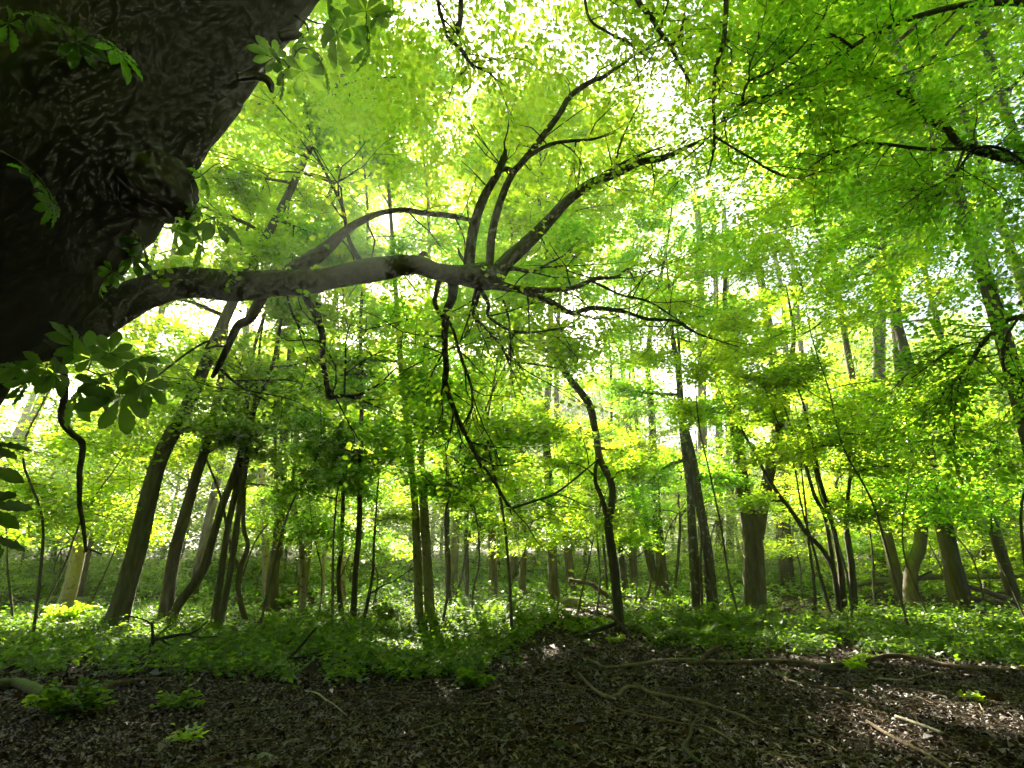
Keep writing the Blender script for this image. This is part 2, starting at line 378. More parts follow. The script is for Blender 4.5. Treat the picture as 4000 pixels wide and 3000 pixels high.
# ------------------------------------------------------------------ the trees one can tell apart
def tree(name, label, stems, bark, H=15, cz=(3.2, 14), CR=3.0, n_limbs=12, n_sec=10, per=46, leaf=None, size=.12, Yb=None, flare=.28, sides=10,
         group=None, seed=0, category="tree", low=False, dY=0.0, limb_az=None, parts=True):
    """stems: lists of (px, py, width_px); the first stem starts on the ground"""
    g = np.random.default_rng(seed + 1000)
    px, py, w = stems[0][0]
    base = gnd(px, py); Y = base[1] if Yb is None else Yb
    if Yb is not None: base = atY(px, py, Yb)
    base[2] = float(hgt(base[0], base[1]))
    rt = root(name, base, label, category, group)
    if Y > 17.8 and H >= 19: cz = (13.0, cz[1])
    elif Y > 17.8: per = per * (.6 if px < 2500 else .95)
    tops = []
    for si, st in enumerate(stems):
        pts = []; rad = []
        for k, (x, y, ww) in enumerate(st):
            p = atY(x, y, Y + dY * k / max(1, len(st) - 1)); pts.append(p); rad.append(ww / 2 * depth(p) / F)
        if si == 0: pts[0][2] = min(pts[0][2], base[2]) - .12
        # carry the stem on above the last visible point
        p = pts[-1]; d = unit(pts[-1] - pts[-2]); n_vis = len(pts)
        top = H * (1 if si == 0 else g.uniform(.75, .95)); nx = 5
        if p[2] < top - .5:
            d[2] = max(d[2], .5); step = (top - p[2]) / nx
            q = p.copy(); r = rad[-1]
            for k in range(nx):
                d = unit(d + np.array([g.normal(0, .08), g.normal(0, .08), .10])); q = q + d * (step / d[2]); pts.append(q.copy())
                rad.append(r * (1 - (k + 1) / nx * .85))
        S = spline(pts, 5); rr = np.interp(np.linspace(0, 1, len(S)), np.linspace(0, 1, len(rad)), rad)
        b = MB(); b.tube(S, rr, sides, rough=.02, lumps=.05, seed=seed + si, flare=flare if si == 0 else 0)
        b.build("trunk" if si == 0 else "stem", bark, rt)
        tops.append((S, rr))
    if n_limbs == 0: return rt
    sprs = []
    zm = (cz[0] + cz[1]) / 2; zh = (cz[1] - cz[0]) / 2
    for k in range(n_limbs):
        S, rr = tops[k % len(tops)]
        zz = cz[0] + (cz[1] - cz[0]) * ((k + g.uniform(0, .9)) / n_limbs) ** 1.05
        zz = min(zz, S[-1][2] - .05); i = int(np.argmin(np.abs(S[:, 2] - zz)))
        prof = math.sqrt(max(.12, 1 - ((zz - zm) / zh) ** 2 * .8))
        az = k * 2.4 + g.uniform(-.4, .4)
        if limb_az is not None: az = limb_az + g.uniform(-1.2, 1.2)
        ln = CR * prof * g.uniform(.75, 1.15)
        d = np.array([math.cos(az), math.sin(az), g.uniform(.05, .55)])
        b = MB(); cs, os_ = make_limb(b, S[i], d, ln, min(rr[i] * .5, .06) + .006, g, n_sec, droop=.035)
        b.build("limb", bark, rt)
        sprs.append((cs, os_))
    cs = np.concatenate([s[0] for s in sprs]); os_ = np.concatenate([s[1] for s in sprs])
    if not low:
        k = cs[:, 2] > 1.2; cs, os_ = cs[k], os_[k]
    P, D, N, L, W, rn = spray_leaves(cs, os_, per, size, g=g)
    leaf_mesh("crown", P, D, N, L, W, leaf or LEAF_A, rt, rnd=rn, kind="stuff")
    return rt

T = tree
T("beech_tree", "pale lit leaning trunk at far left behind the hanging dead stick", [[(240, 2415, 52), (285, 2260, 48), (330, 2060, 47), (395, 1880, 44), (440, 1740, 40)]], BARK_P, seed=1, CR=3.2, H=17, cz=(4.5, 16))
T("leaning_tree", "stout leaning trunk with mossy foot, tallest at left", [[(440, 2468, 92), (480, 2350, 72), (540, 2130, 66), (612, 1830, 58), (690, 1660, 54), (745, 1560, 48)]], BARK, seed=2, CR=3.4, H=20, cz=(4, 19.5), n_limbs=18, flare=.25, leaf=LEAF_A)
T("twin_tree", "straight trunk sharing its foot with an outward curving stem", [[(640, 2442, 56), (660, 2300, 46), (690, 2130, 42), (765, 1865, 38), (805, 1740, 34)],
   [(652, 2440, 40), (705, 2350, 34), (790, 2232, 33), (826, 2120, 30), (866, 1980, 28), (922, 1830, 25)]], BARK, seed=3, CR=2.6, H=14, cz=(4, 13), flare=.2)
T("slim_tree", "slim straight twin stems beside the forked wavy stem", [[(832, 2452, 30), (862, 2250, 26), (888, 2071, 24), (930, 1860, 22), (955, 1650, 20)],
   [(858, 2450, 28), (905, 2200, 24), (938, 1950, 23), (965, 1780, 21), (985, 1660, 18)]], BARK, seed=4, CR=2.0, H=11, cz=(4, 10.5), flare=.15, n_limbs=9, sides=8)
T("wavy_tree", "thin wavy stem forking at knee height", [[(975, 2450, 26), (942, 2360, 22), (930, 2290, 22), (940, 2215, 22), (968, 2130, 17), (950, 2040, 15), (962, 1800, 13)],
   [(938, 2225, 18), (905, 2160, 14), (890, 2080, 12)]], BARK, seed=5, CR=1.6, H=8, cz=(3.5, 7.5), n_limbs=6, n_sec=7, flare=.1, sides=8)
T("beech_tree", "thick straight trunk with a curved stem hugging its foot", [[(1062, 2392, 50), (1068, 2230, 44), (1086, 2116, 42), (1095, 1936, 38), (1106, 1800, 36), (1115, 1650, 32)],
   [(1000, 2421, 34), (1028, 2372, 30), (1068, 2318, 26), (1080, 2200, 22), (1084, 2100, 16)]], BARK, seed=6, CR=3.6, H=24, cz=(4.5, 23.5), n_limbs=20, per=50)
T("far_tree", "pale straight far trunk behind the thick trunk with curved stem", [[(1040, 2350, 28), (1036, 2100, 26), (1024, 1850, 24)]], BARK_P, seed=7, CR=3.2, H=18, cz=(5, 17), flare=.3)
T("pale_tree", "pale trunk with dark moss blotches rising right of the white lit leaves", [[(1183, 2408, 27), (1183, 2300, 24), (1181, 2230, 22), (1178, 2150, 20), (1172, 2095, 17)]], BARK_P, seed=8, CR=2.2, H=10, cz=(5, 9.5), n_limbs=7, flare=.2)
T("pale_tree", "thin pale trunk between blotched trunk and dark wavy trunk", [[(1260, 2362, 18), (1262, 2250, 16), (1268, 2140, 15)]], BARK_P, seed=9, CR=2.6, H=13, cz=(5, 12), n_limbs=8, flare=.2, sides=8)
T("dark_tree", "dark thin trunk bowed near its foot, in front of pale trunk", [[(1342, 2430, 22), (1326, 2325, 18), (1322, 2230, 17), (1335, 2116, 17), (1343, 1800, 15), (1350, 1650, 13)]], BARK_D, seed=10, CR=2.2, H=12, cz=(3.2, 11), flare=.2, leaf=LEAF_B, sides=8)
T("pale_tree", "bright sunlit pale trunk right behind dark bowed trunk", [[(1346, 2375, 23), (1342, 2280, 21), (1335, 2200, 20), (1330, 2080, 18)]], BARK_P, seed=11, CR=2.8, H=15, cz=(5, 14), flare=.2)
T("dark_tree", "dark straight trunk right of the bowed thin trunk", [[(1378, 2448, 27), (1384, 2320, 23), (1390, 2207, 22), (1402, 2071, 21), (1408, 1800, 19), (1412, 1600, 16)]], BARK_D, seed=12, CR=3.2, H=21, cz=(3.2, 20.5), n_limbs=18, per=50, flare=.2, leaf=LEAF_B, sides=8)
T("dark_sapling", "thin dark sapling leaning right, near centre left", [[(1414, 2444, 15), (1438, 2342, 13), (1457, 2229, 11), (1462, 2100, 9)], [(1445, 2320, 8), (1500, 2285, 6), (1550, 2262, 4)]], BARK_D, seed=13, CR=1.5, H=5.5, cz=(2.4, 5.2), n_limbs=6, n_sec=7, flare=.1, sides=6)
T("twin_beech", "two pale brown trunks side by side near picture centre", [[(1640, 2435, 38), (1634, 2300, 34), (1628, 2116, 31), (1615, 1900, 28)],
   [(1680, 2448, 44), (1676, 2300, 39), (1664, 2116, 36), (1655, 1950, 33), (1645, 1750, 28)]], BARK_P, seed=14, CR=3.6, H=22, cz=(3.2, 21.5), flare=.15, leaf=LEAF_B, n_limbs=20, per=54)
T("dark_tree", "slim dark trunk just right of the pale twin trunks", [[(1755, 2380, 24), (1750, 2230, 22), (1746, 2080, 20), (1748, 1900, 18)]], BARK_D, seed=15, CR=2.6, H=13, cz=(3.5, 12), leaf=LEAF_B, flare=.2, sides=8)
T("dark_sapling", "short dark leaning sapling behind the ferns at centre", [[(1772, 2372, 14), (1788, 2310, 12), (1806, 2240, 10)]], BARK_D, seed=16, CR=1.8, H=6, cz=(2.5, 5.5), n_limbs=6, n_sec=7, flare=.1, sides=6)
T("far_tree", "far dark trunk beside the short leaning sapling", [[(1822, 2360, 20), (1824, 2230, 18), (1822, 2050, 16)]], BARK_D, seed=17, CR=3.0, H=15, cz=(4, 14), leaf=LEAF_B, sides=8)
T("grey_tree", "grey trunk above the fern bed at picture centre", [[(1928, 2365, 40), (1926, 2250, 34), (1922, 2116, 32), (1918, 1900, 28)]], BARK, seed=18, CR=3.6, H=25, cz=(3.8, 24.5), leaf=LEAF_A, n_limbs=20, per=48)
T("bent_tree", "brown trunk bent leftward at head height, left of the lit log", [[(2038, 2372, 32), (2042, 2250, 27), (2045, 2071, 25), (2030, 2010, 23), (2000, 1900, 18)]], BARK, seed=19, CR=2.4, H=11, cz=(4, 10), leaf=LEAF_A)
T("grey_tree", "straight grey trunk at the left end of the lit log", [[(2165, 2372, 46), (2160, 2250, 38), (2154, 2116, 36), (2148, 1980, 34), (2140, 1823, 32), (2132, 1650, 28)]], BARK, seed=20, CR=3.6, H=24, cz=(3.6, 23.5), leaf=LEAF_A, n_limbs=20, per=48)
T("bare_tree", "slender near trunk sweeping up leftward to a bare forked top", [[(2424, 2470, 44), (2403, 2252, 36), (2385, 2116, 34), (2378, 2044, 33), (2393, 1937, 28), (2382, 1868, 27), (2344, 1792, 26), (2325, 1678, 27), (2300, 1577, 30), (2237, 1494, 27), (2199, 1437, 25), (2186, 1361, 18), (2168, 1270, 10)],
   [(2378, 2050, 22), (2352, 1950, 18), (2325, 1877, 15), (2332, 1780, 12), (2338, 1700, 9)], [(2205, 1445, 14), (2160, 1400, 12), (2120, 1350, 9), (2100, 1290, 6)]],
   BARK_D, seed=21, CR=1.6, H=5.4, cz=(3.2, 5.2), n_limbs=6, n_sec=6, flare=.12, leaf=LEAF_A)
T("slim_tree", "slim dark trunk just behind the slender sweeping trunk", [[(2450, 2358, 28), (2428, 2184, 25), (2408, 2049, 22), (2395, 1900, 18)]], BARK_D, seed=22, CR=2.4, H=12, cz=(3.6, 11), leaf=LEAF_B, sides=8)
T("slim_sapling", "very thin sapling left of the slender sweeping trunk", [[(2376, 2362, 13), (2368, 2250, 11), (2358, 2130, 10), (2345, 1990, 8)]], BARK_D, seed=23, CR=1.6, H=7, cz=(3, 6.5), n_limbs=6, n_sec=6, sides=6)
T("clump_tree", "clump of three dark stems fanning from one foot", [[(2594, 2340, 60), (2583, 2207, 42), (2566, 2026, 37), (2552, 1800, 33), (2545, 1620, 28)],
   [(2575, 2320, 34), (2556, 2252, 27), (2533, 2116, 25), (2519, 2000, 22), (2510, 1850, 18)], [(2560, 2290, 24), (2528, 2170, 19), (2505, 2060, 17), (2490, 1900, 14)]], BARK_D, seed=24, CR=3.4, H=20, cz=(3.8, 19.5), n_limbs=16, leaf=LEAF_B, flare=.25)
T("dark_sapling", "thin dark sapling with a forked top right of the stem clump", [[(2628, 2340, 14), (2646, 2207, 11), (2657, 2040, 10), (2650, 1950, 8), (2662, 1860, 6)], [(2657, 2020, 8), (2685, 1978, 6), (2700, 1930, 4)]], BARK_D, seed=25, CR=1.5, H=7, cz=(3.4, 6.5), n_limbs=6, n_sec=6, sides=6)
T("peeling_tree", "dark twin trunk with pale peeling bark and a hanging vine", [[(2784, 2408, 46), (2765, 2161, 39), (2734, 1980, 37), (2706, 1800, 32), (2664, 1614, 28), (2650, 1450, 24)],
   [(2725, 2380, 44), (2712, 2200, 40), (2704, 2080, 36), (2694, 1900, 28)]], BARK_PEEL, seed=26, CR=3.0, H=12, cz=(4, 11.5), leaf=LEAF_B, flare=.2)
T("forked_beech", "massive trunk parting into a wide Y at right of centre", [[(2950, 2405, 92), (2947, 2300, 78), (2941, 2116, 72), (2926, 2040, 62), (2902, 1920, 58), (2888, 1800, 52), (2874, 1650, 44), (2868, 1500, 40)],
   [(2955, 2100, 60), (2972, 2010, 50), (2992, 1913, 44), (3014, 1804, 40), (3040, 1700, 36), (3060, 1560, 30)]], BARK, seed=27, CR=3.4, H=13, cz=(6.0, 12.5), n_limbs=12, flare=.12, sides=14)
T("grey_tree", "plain grey trunk behind the wide Y trunk, at its right", [[(3074, 2328, 42), (3058, 2200, 32), (3050, 2116, 30), (3044, 1980, 28), (3030, 1800, 25)]], BARK, seed=28, CR=3.0, H=15, cz=(4, 14))
T("hazel_clump", "clump of thin dark stems spreading from one foot, right of Y trunk", [[(3296, 2412, 34), (3282, 2207, 20), (3246, 2026, 18), (3200, 1868, 16), (3178, 1740, 13)],
   [(3280, 2400, 24), (3258, 2240, 18), (3216, 2152, 18), (3149, 2080, 17), (3090, 1994, 16), (3014, 1890, 14), (2910, 1700, 10)],
   [(3336, 2382, 32), (3326, 2207, 24), (3304, 2049, 20), (3312, 1950, 14)], [(3186, 2399, 14), (3178, 2250, 11), (3158, 2107, 9)],
   [(3252, 2417, 15), (3204, 2252, 12), (3180, 2150, 9)], [(3262, 2260, 18), (3224, 2026, 15), (3182, 1936, 14), (3148, 1820, 12)]], BARK_D, seed=29, CR=2.0, H=8.5, cz=(3, 8), n_limbs=14, n_sec=8, leaf=LEAF_A, flare=.15, sides=8)
T("wavy_beech", "tall dark trunk with an S-bend crossing the fallen log", [[(3560, 2385, 50), (3558, 2260, 46), (3566, 2200, 44), (3592, 2139, 44), (3598, 2026, 44), (3576, 1890, 42), (3560, 1773, 41), (3530, 1550, 39), (3511, 1393, 38), (3500, 1240, 35), (3492, 1080, 31)]], BARK, seed=30, CR=3.6, H=22, cz=(4, 21.5), n_limbs=18, leaf=LEAF_B)
T("leaning_tree", "thick dark trunk leaning left, rightmost of the standing trunks", [[(3770, 2394, 72), (3724, 2207, 60), (3680, 2026, 56), (3652, 1913, 52), (3612, 1710, 48), (3585, 1560, 42)]], BARK_D, seed=31, CR=3.4, H=20, cz=(4, 19.5), n_limbs=16, leaf=LEAF_B, flare=.3)
T("slim_sapling", "thin sapling pressed against the rightmost leaning trunk", [[(3722, 2381, 16), (3700, 2280, 13), (3685, 2180, 11), (3672, 2100, 9)]], BARK_D, seed=32, CR=1.5, H=6, cz=(2.6, 5.6), n_limbs=6, n_sec=7, sides=6)

# tall trees behind, whose trunks show high up in the bright gaps
def far(name, label, px0, Y, pts, bark, seed, **k):
    T(name, label, [pts], bark, Yb=Y, seed=seed, **k)
far("tall_tree", "far pale trunk in bright gap, leftmost of the high ones", 0, 30, [(2745, 2310, 40), (2742, 1500, 34), (2733, 950, 26), (2718, 800, 24)], BARK, 41, H=26, cz=(14, 25), CR=3, n_limbs=9)
far("tall_tree", "far thin trunk in bright gap, second of the high ones", 0, 33, [(2812, 2300, 30), (2806, 1500, 26), (2792, 980, 20), (2786, 800, 18)], BARK, 42, H=27, cz=(17, 26), CR=2.5, n_limbs=7)
far("tall_tree", "far speckled trunk in bright gap beside the second high one", 0, 35, [(2852, 2295, 30), (2846, 1500, 26), (2832, 980, 22), (2826, 800, 18)], BARK_PEEL, 43, H=27, cz=(18, 26), CR=2.5, n_limbs=6)
far("tall_tree", "dark leaning trunk crossing lower half of bright gap", 0, 26, [(3080, 2320, 46), (3040, 1600, 38), (3006, 1304, 35), (2978, 1127, 31), (2944, 960, 26)], BARK_D, 44, H=16, cz=(13, 15.5), CR=2, n_limbs=4)
far("tall_tree", "pale slender wavy trunk in middle of bright gap", 0, 36, [(3090, 2295, 26), (3072, 1500, 22), (3060, 1190, 20), (3028, 1010, 17), (3010, 900, 14)], BARK_PEEL, 45, H=20, cz=(17, 19.5), CR=2, n_limbs=4)
far("tall_tree", "pale slender trunk at right of bright gap", 0, 36, [(3180, 2295, 26), (3140, 1500, 20), (3102, 1100, 17), (3088, 950, 14)], BARK_PEEL, 46, H=20, cz=(17, 19.5), CR=2, n_limbs=4)
far("tall_tree", "stout high trunk leaning right above the tall S-bend trunk", 0, 26, [(3440, 2315, 52), (3432, 1500, 44), (3442, 937, 40), (3468, 791, 38), (3550, 633, 30)], BARK, 47, H=24, cz=(15, 23), CR=3, n_limbs=8)
far("tall_tree", "far pale leaning trunk under big limb at left edge", 0, 28, [(-130, 2330, 50), (-20, 1960, 42), (80, 1745, 36), (190, 1500, 32)], BARK_P, 48, H=17, cz=(12, 16), CR=3, n_limbs=6)
far("tall_tree", "thin pale trunk crossing the left edge below big trunk", 0, 34, [(-200, 2330, 30), (-30, 1800, 26), (60, 1700, 22), (128, 1550, 20)], BARK_P, 49, H=20, cz=(14, 19), CR=3, n_limbs=6)

# ------------------------------------------------------------------ the sunlit air of the wood
def build_haze(density=.0028, g=.87):
    m, nt, out = mat("sunlit_air"); v = nt.nodes.new("ShaderNodeVolumePrincipled")
    v.inputs["Color"].default_value = (.90, 1.0, .84, 1); v.inputs["Density"].default_value = density; v.inputs["Anisotropy"].default_value = g
    nt.links.new(v.outputs[0], out.inputs["Volume"])
    x, y0, y1, z0, z1 = 420, -320, 520, -1.5, 34
    V = [(-x, y0, z0), (x, y0, z0), (x, y1, z0), (-x, y1, z0), (-x, y0, z1), (x, y0, z1), (x, y1, z1), (-x, y1, z1)]
    b = MB(); b.add(V, [(3, 2, 1, 0), (4, 5, 6, 7), (0, 1, 5, 4), (1, 2, 6, 5), (2, 3, 7, 6), (3, 0, 4, 7)])
    o = b.build("haze", m, None, smooth=False); tag(o, "thin sunlit haze filling the wood", None, kind="stuff")
build_haze()

# ------------------------------------------------------------------ the far wood, read as one mass (copies share their meshes)
def build_far_wood():
    rt = bpy.data.objects.new("far_wood", None); C.objects.link(rt); rt["_o"] = [0, 0, 0]
    tag(rt, "dense green mass of the far wood behind all trunks", "woodland", kind="stuff")
    g = np.random.default_rng(55); protos = []
    for k in range(4):
        H = [20, 23, 17, 21][k]; CR = [3.6, 4.0, 3.4, 3.8][k]
        m = 520; z = g.uniform(.03, 1, m) ** .85 * H; prof = np.sqrt(np.maximum(.15, 1 - ((z - H * .55) / (H * .5)) ** 2))
        az = g.uniform(0, 6.283, m); r = CR * prof * g.uniform(.15, 1, m) ** .6
        c = np.stack([r * np.cos(az), r * np.sin(az), z], 1)
        P, D, N, L, W, rn = spray_leaves(c, np.stack([np.cos(az), np.sin(az), z * 0], 1), 26, .24, spread=(.95, .65), flat=.16, g=g)
        cr = leaf_mesh("crown", P, D, N, L, W, LEAF_F, None, rnd=rn, gaps=False)
        b = MB(); b.tube(spline([(0, 0, -.6), (g.normal(0, .2), g.normal(0, .2), H * .4), (g.normal(0, .5), g.normal(0, .5), H * .9)], 5), np.linspace(.22, .05, 11), 7, seed=k)
        for q in range(7):
            p = np.array([0, 0, H * g.uniform(.3, .8)]); a = g.uniform(0, 6.28)
            b.tube(wander(p, (math.cos(a), math.sin(a), .5), CR * .8, 4, .15, 0, g), np.linspace(.06, .012, 5), 4, seed=q)
        tr = b.build("trunk", BARK, None)
        protos.append((cr, tr))
    for k in range(2):                       # lower, looser trees
        H = [8.5, 7.5][k]; m = 170; z = g.uniform(.04, 1, m) * H; az = g.uniform(0, 6.283, m)
        r = 3.0 * np.sqrt(np.maximum(.2, 1 - ((z - H * .5) / (H * .55)) ** 2)) * g.uniform(.1, 1, m) ** .6; c = np.stack([r * np.cos(az), r * np.sin(az), z], 1)
        P, D, N, L, W, rn = spray_leaves(c, np.stack([np.cos(az), np.sin(az), z * 0], 1), 34, .15, spread=(.7, .5), flat=.10, g=g)
        cr = leaf_mesh("crown", P, D, N, L, W, LEAF_A if k else LEAF_F, None, rnd=rn, gaps=False)
        b = MB(); b.tube(spline([(0, 0, -.6), (g.normal(0, .2), g.normal(0, .2), H * .4), (g.normal(0, .5), g.normal(0, .5), H * .9)], 5), np.linspace(.12, .03, 11), 6, seed=k)
        for q in range(9):
            p = np.array([0, 0, H * g.uniform(.15, .8)]); a = g.uniform(0, 6.28)
            b.tube(wander(p, (math.cos(a), math.sin(a), .5), 2.6, 4, .15, 0, g), np.linspace(.04, .01, 5), 4, seed=q)
        protos.append((cr, b.build("trunk", BARK, None)))
    spots = []
    for row, (Rr, n) in enumerate([(30, 17), (36, 22), (44, 27), (54, 32), (66, 38)]):
        for k in range(n):
            az = -1.15 + 2.3 * (k + .5) / n + g.normal(0, .02); rr = Rr + g.uniform(-2.5, 2.5)
            spots.append((rr * math.sin(az), rr * math.cos(az), az, row))
    for k in range(40):                      # the wood goes on unseen at the sides and behind, added to block sky light
        az = 1.25 + (2 * math.pi - 2.5) * (k + .5) / 40; rr = g.uniform(8, 22)
        spots.append((rr * math.sin(az), rr * math.cos(az), az, 9))
    for k in range(34):                      # bushes closing the view under the crowns
        az = -1.1 + 2.2 * (k + .5) / 34 + g.normal(0, .02); rr = g.uniform(25, 34)
        spots.append((rr * math.sin(az), rr * math.cos(az), az, 10))
    for d_, rr in [(44, 15), (50, 17), (-37, 27), (-29, 25), (-20, 24.5), (-6, 24), (0, 28), (6, 24), (12, 27), (34, 24), (41, 26), (46, 20)]:
        H = g.uniform(24, 28); m = 560; z = g.uniform(.63, 1, m) * H; az = g.uniform(0, 6.283, m)   # tall crowns borne high up
        o = np.array([rr * math.sin(R(d_)), rr * math.cos(R(d_)), 0]); o[2] = float(hgt(o[0], o[1]))
        r = 4.6 * np.sqrt(np.maximum(.2, 1 - ((z - H * .82) / (H * .2)) ** 2)) * g.uniform(.1, 1, m) ** .6; c = np.stack([r * np.cos(az), r * np.sin(az), z], 1) + o
        P, D, N, L, W, rn = spray_leaves(c, np.stack([np.cos(az), np.sin(az), z * 0], 1), 34, .17, spread=(.9, .6), flat=.14, g=g)
        leaf_mesh("crown", P, D, N, L, W, LEAF_A, rt, rnd=rn)
        b = MB(); b.tube(spline(np.array([(0, 0, -.6), (g.normal(0, .3), g.normal(0, .3), H * .4), (g.normal(0, .6), g.normal(0, .6), H * .95)]) + o, 5), np.linspace(.2, .04, 11), 7, seed=k)
        for q in range(16):
            p = o + np.array([0, 0, H * g.uniform(.42, .9)]); a = g.uniform(0, 6.28)
            b.tube(wander(p, (math.cos(a), math.sin(a), .5), 4, 4, .15, 0, g), np.linspace(.06, .012, 5), 4, seed=q)
        b.build("trunk", BARK, rt)
    first = [True] * 6
    for i, (x, y, az, row) in enumerate(spots):
        d = math.degrees(az)
        scl = [.9, 1.2, .70, .92, 1.15, 0, 0, 0, 0, 1.0, .30][row] * g.uniform(.88, 1.12); wide = max(scl, .85)
        if row < 9 and 15 < d < 28.5: scl *= .55; wide = .8      # the bright opening
        elif row < 9 and -47 < d < -38: scl *= .5; wide = .8
        if row == 10: wide = .45
        k = int(g.integers(4)) if row not in (0, 1, 10) else 4 + int(g.integers(2)); rot = g.uniform(0, 6.28)
        for o in protos[k]:
            c = o if first[k] else o.copy()
            if not first[k]: C.objects.link(c)
            c.parent = rt; c.location = (x, y, float(hgt(x, min(y, 75)))); c.rotation_euler = (0, 0, rot); c.scale = (wide, wide, scl)
        first[k] = False
    for k in range(6):
        if first[k]:
            for o in protos[k]: bpy.data.objects.remove(o)
build_far_wood()

# ------------------------------------------------------------------ the old chestnut whose trunk leans in at upper left
TD = 3.4
chest = root("old_chestnut_tree", (-6.1, 2.4, -.05), "huge dark trunk leaning in at upper left with a long horizontal limb", "tree")
def tpt(x, y, d=TD): return pd(x, y, d)
def build_chestnut_trunk():
    c = [np.array([-6.3, 2.2, -.3]), np.array([-5.6, 2.5, .9]), tpt(-860, 1770), tpt(-375, 1225), tpt(60, 815), tpt(400, 380), tpt(885, -246, 3.5), tpt(1250, -800, 3.9), tpt(1500, -1600, 4.5)]
    r = [1.0, .82, .68, .64, .63, .615, .58, .5, .35]
    S = spline(c, 14); rr = np.interp(np.linspace(0, 1, len(S)), np.linspace(0, 1, len(r)), r)
    b = MB(); b.tube(S, rr, 64, rough=.012, lumps=.035, seed=5, flare=.25,
                     bumps=[(tpt(560, 900, 3.3), .16, .06), (tpt(1010, 250, 3.3), .16, .05), (tpt(200, 1330, 3.5), .35, .07), (tpt(150, 500, 2.8), .4, .08)])
    # furrowed bark
    V = b.v[0]; a = np.linspace(0, 1, len(V))
    q = V @ np.array([.789, .1, -.6]); t = V @ np.array([.615, 0, .789])
    dsp = .012 * np.sin(q * 34 + 1.8 * np.sin(t * 2.1) + .8 * np.sin(t * 5)) + .010 * np.sin(q * 21 + 2.5 * np.sin(t * 1.3 + 1)) + .012 * np.sin(t * 3.1 + q * 4)
    cen = np.repeat(S, 64, axis=0); o = unit(V - cen); b.v[0] = V + o * dsp[:, None]
    b.build("trunk", BARK_BIG, chest)
build_chestnut_trunk()
def build_burr():
    import bmesh
    bm = bmesh.new(); bmesh.ops.create_icosphere(bm, subdivisions=4, radius=1); V = np.array([v.co[:] for v in bm.verts])
    V = V * (1 + .10 * np.sin(V[:, 0] * 5 + 1) * np.sin(V[:, 1] * 4) + .08 * np.sin(V[:, 2] * 9 + V[:, 0] * 6) + .03 * np.sin(V[:, 0] * 17 + V[:, 2] * 13))[:, None]
    ax = unit(tpt(735, 850) - tpt(600, 740)); low = V @ unit(-UP + RIGHT * .1); V = V - unit(-UP + RIGHT * .1) * (np.maximum(0, low - .55) * .8)[:, None]
    V = V * np.array([.20, .26, .22]) + tpt(625, 745, 3.35)
    b = MB(); b.add(V, [tuple(v.index for v in f.verts) for f in bm.faces]); bm.free(); b.build("burr", BARK_BIG, chest)
build_burr()

BR = []                                     # polylines of near branches for leafing
def pbranch(name, pts, w0, w1, d0, d1, bark, parent, sides=8, rough=.03, lumps=.06, seed=0, off=None, bump=()):
    n = len(pts); W = [p[3] if len(p) > 3 else None for p in pts]
    P = np.array([pd(p[0], p[1], d0 + (d1 - d0) * k / (n - 1)) for k, p in enumerate(pts)])
    S = spline(P, 5)
    ws = np.array([(p[2] if len(p) > 2 else w0 + (w1 - w0) * k / (n - 1)) for k, p in enumerate(pts)], float)
    rad = np.array([ws[k] / 2 * depth(P[k]) / F for k in range(n)])
    rr = np.interp(np.linspace(0, 1, len(S)), np.linspace(0, 1, n), rad)
    b = MB(); b.tube(S, rr, sides, rough=rough, lumps=lumps, seed=seed + 11, bumps=bump)
    o = b.build(name, bark, None) if parent is None else None
    if parent is not None:
        # a sub-part keeps the coordinates of its thing
        o = b.build(name, bark, parent)
    return o, S, rr

limb, LS, LR = pbranch("limb", [(60, 1345, 150), (230, 1305, 140), (405, 1228, 132), (570, 1146, 130), (728, 1104, 126), (918, 1121, 114), (1076, 1108, 98), (1203, 1104, 86), (1300, 1086, 80), (1458, 1056, 92), (1617, 1036, 76), (1711, 1064, 70), (1806, 1077, 78), (1901, 1083, 94), (1950, 1090, 50)],
    0, 0, 3.7, 5.5, BARK_L, chest, sides=24, rough=.022, lumps=.07, bump=[(pd(1870, 1075, 5.4), .16, .05), (pd(1150, 1095, 4.8), .14, .04), (pd(1020, 1150, 4.7), .1, .04), (pd(715, 1050, 4.3), .06, .04), (pd(1640, 1015, 5.1), .07, .05), (pd(260, 1290, 3.8), .3, .07)])
limb["_o"] = chest["_o"]
HD = 5.5
twig_src = []
def lb(pts, w0, w1, d0, d1, seed, bark=BARK_L, name="branch", sides=8, twigs=0, par=None):
    o, S, rr = pbranch(name, pts, w0, w1, d0, d1, bark, par if par is not None else limb, sides=sides, seed=seed)
    o["_o"] = chest["_o"]
    if twigs: twig_src.append((S, rr, twigs))
    return o
lb([(1838, 1062, 44), (1832, 1013, 42), (1851, 886, 40), (1889, 772, 37), (1939, 684, 32), (1966, 620, 26), (1975, 585, 14)], 0, 0, 5.45, 5.6, 1, twigs=4)
lb([(1905, 1070, 36), (1914, 1013, 33), (1927, 886, 30), (1965, 760, 29), (2003, 677, 28), (2041, 633, 26), (2116, 538, 26), (2186, 443, 24), (2230, 373, 24), (2313, 316, 19), (2363, 297, 16), (2480, 215, 10), (2560, 180, 6)], 0, 0, 5.5, 6.6, 2, twigs=10)
lb([(1945, 668, 22), (1985, 660, 18), (2010, 672, 18)], 0, 0, 5.6, 5.55, 3)
lb([(2010, 665, 20), (2079, 601, 18), (2154, 563, 15), (2235, 550, 13), (2313, 544, 10), (2400, 520, 5)], 0, 0, 5.6, 6.2, 4, twigs=6)
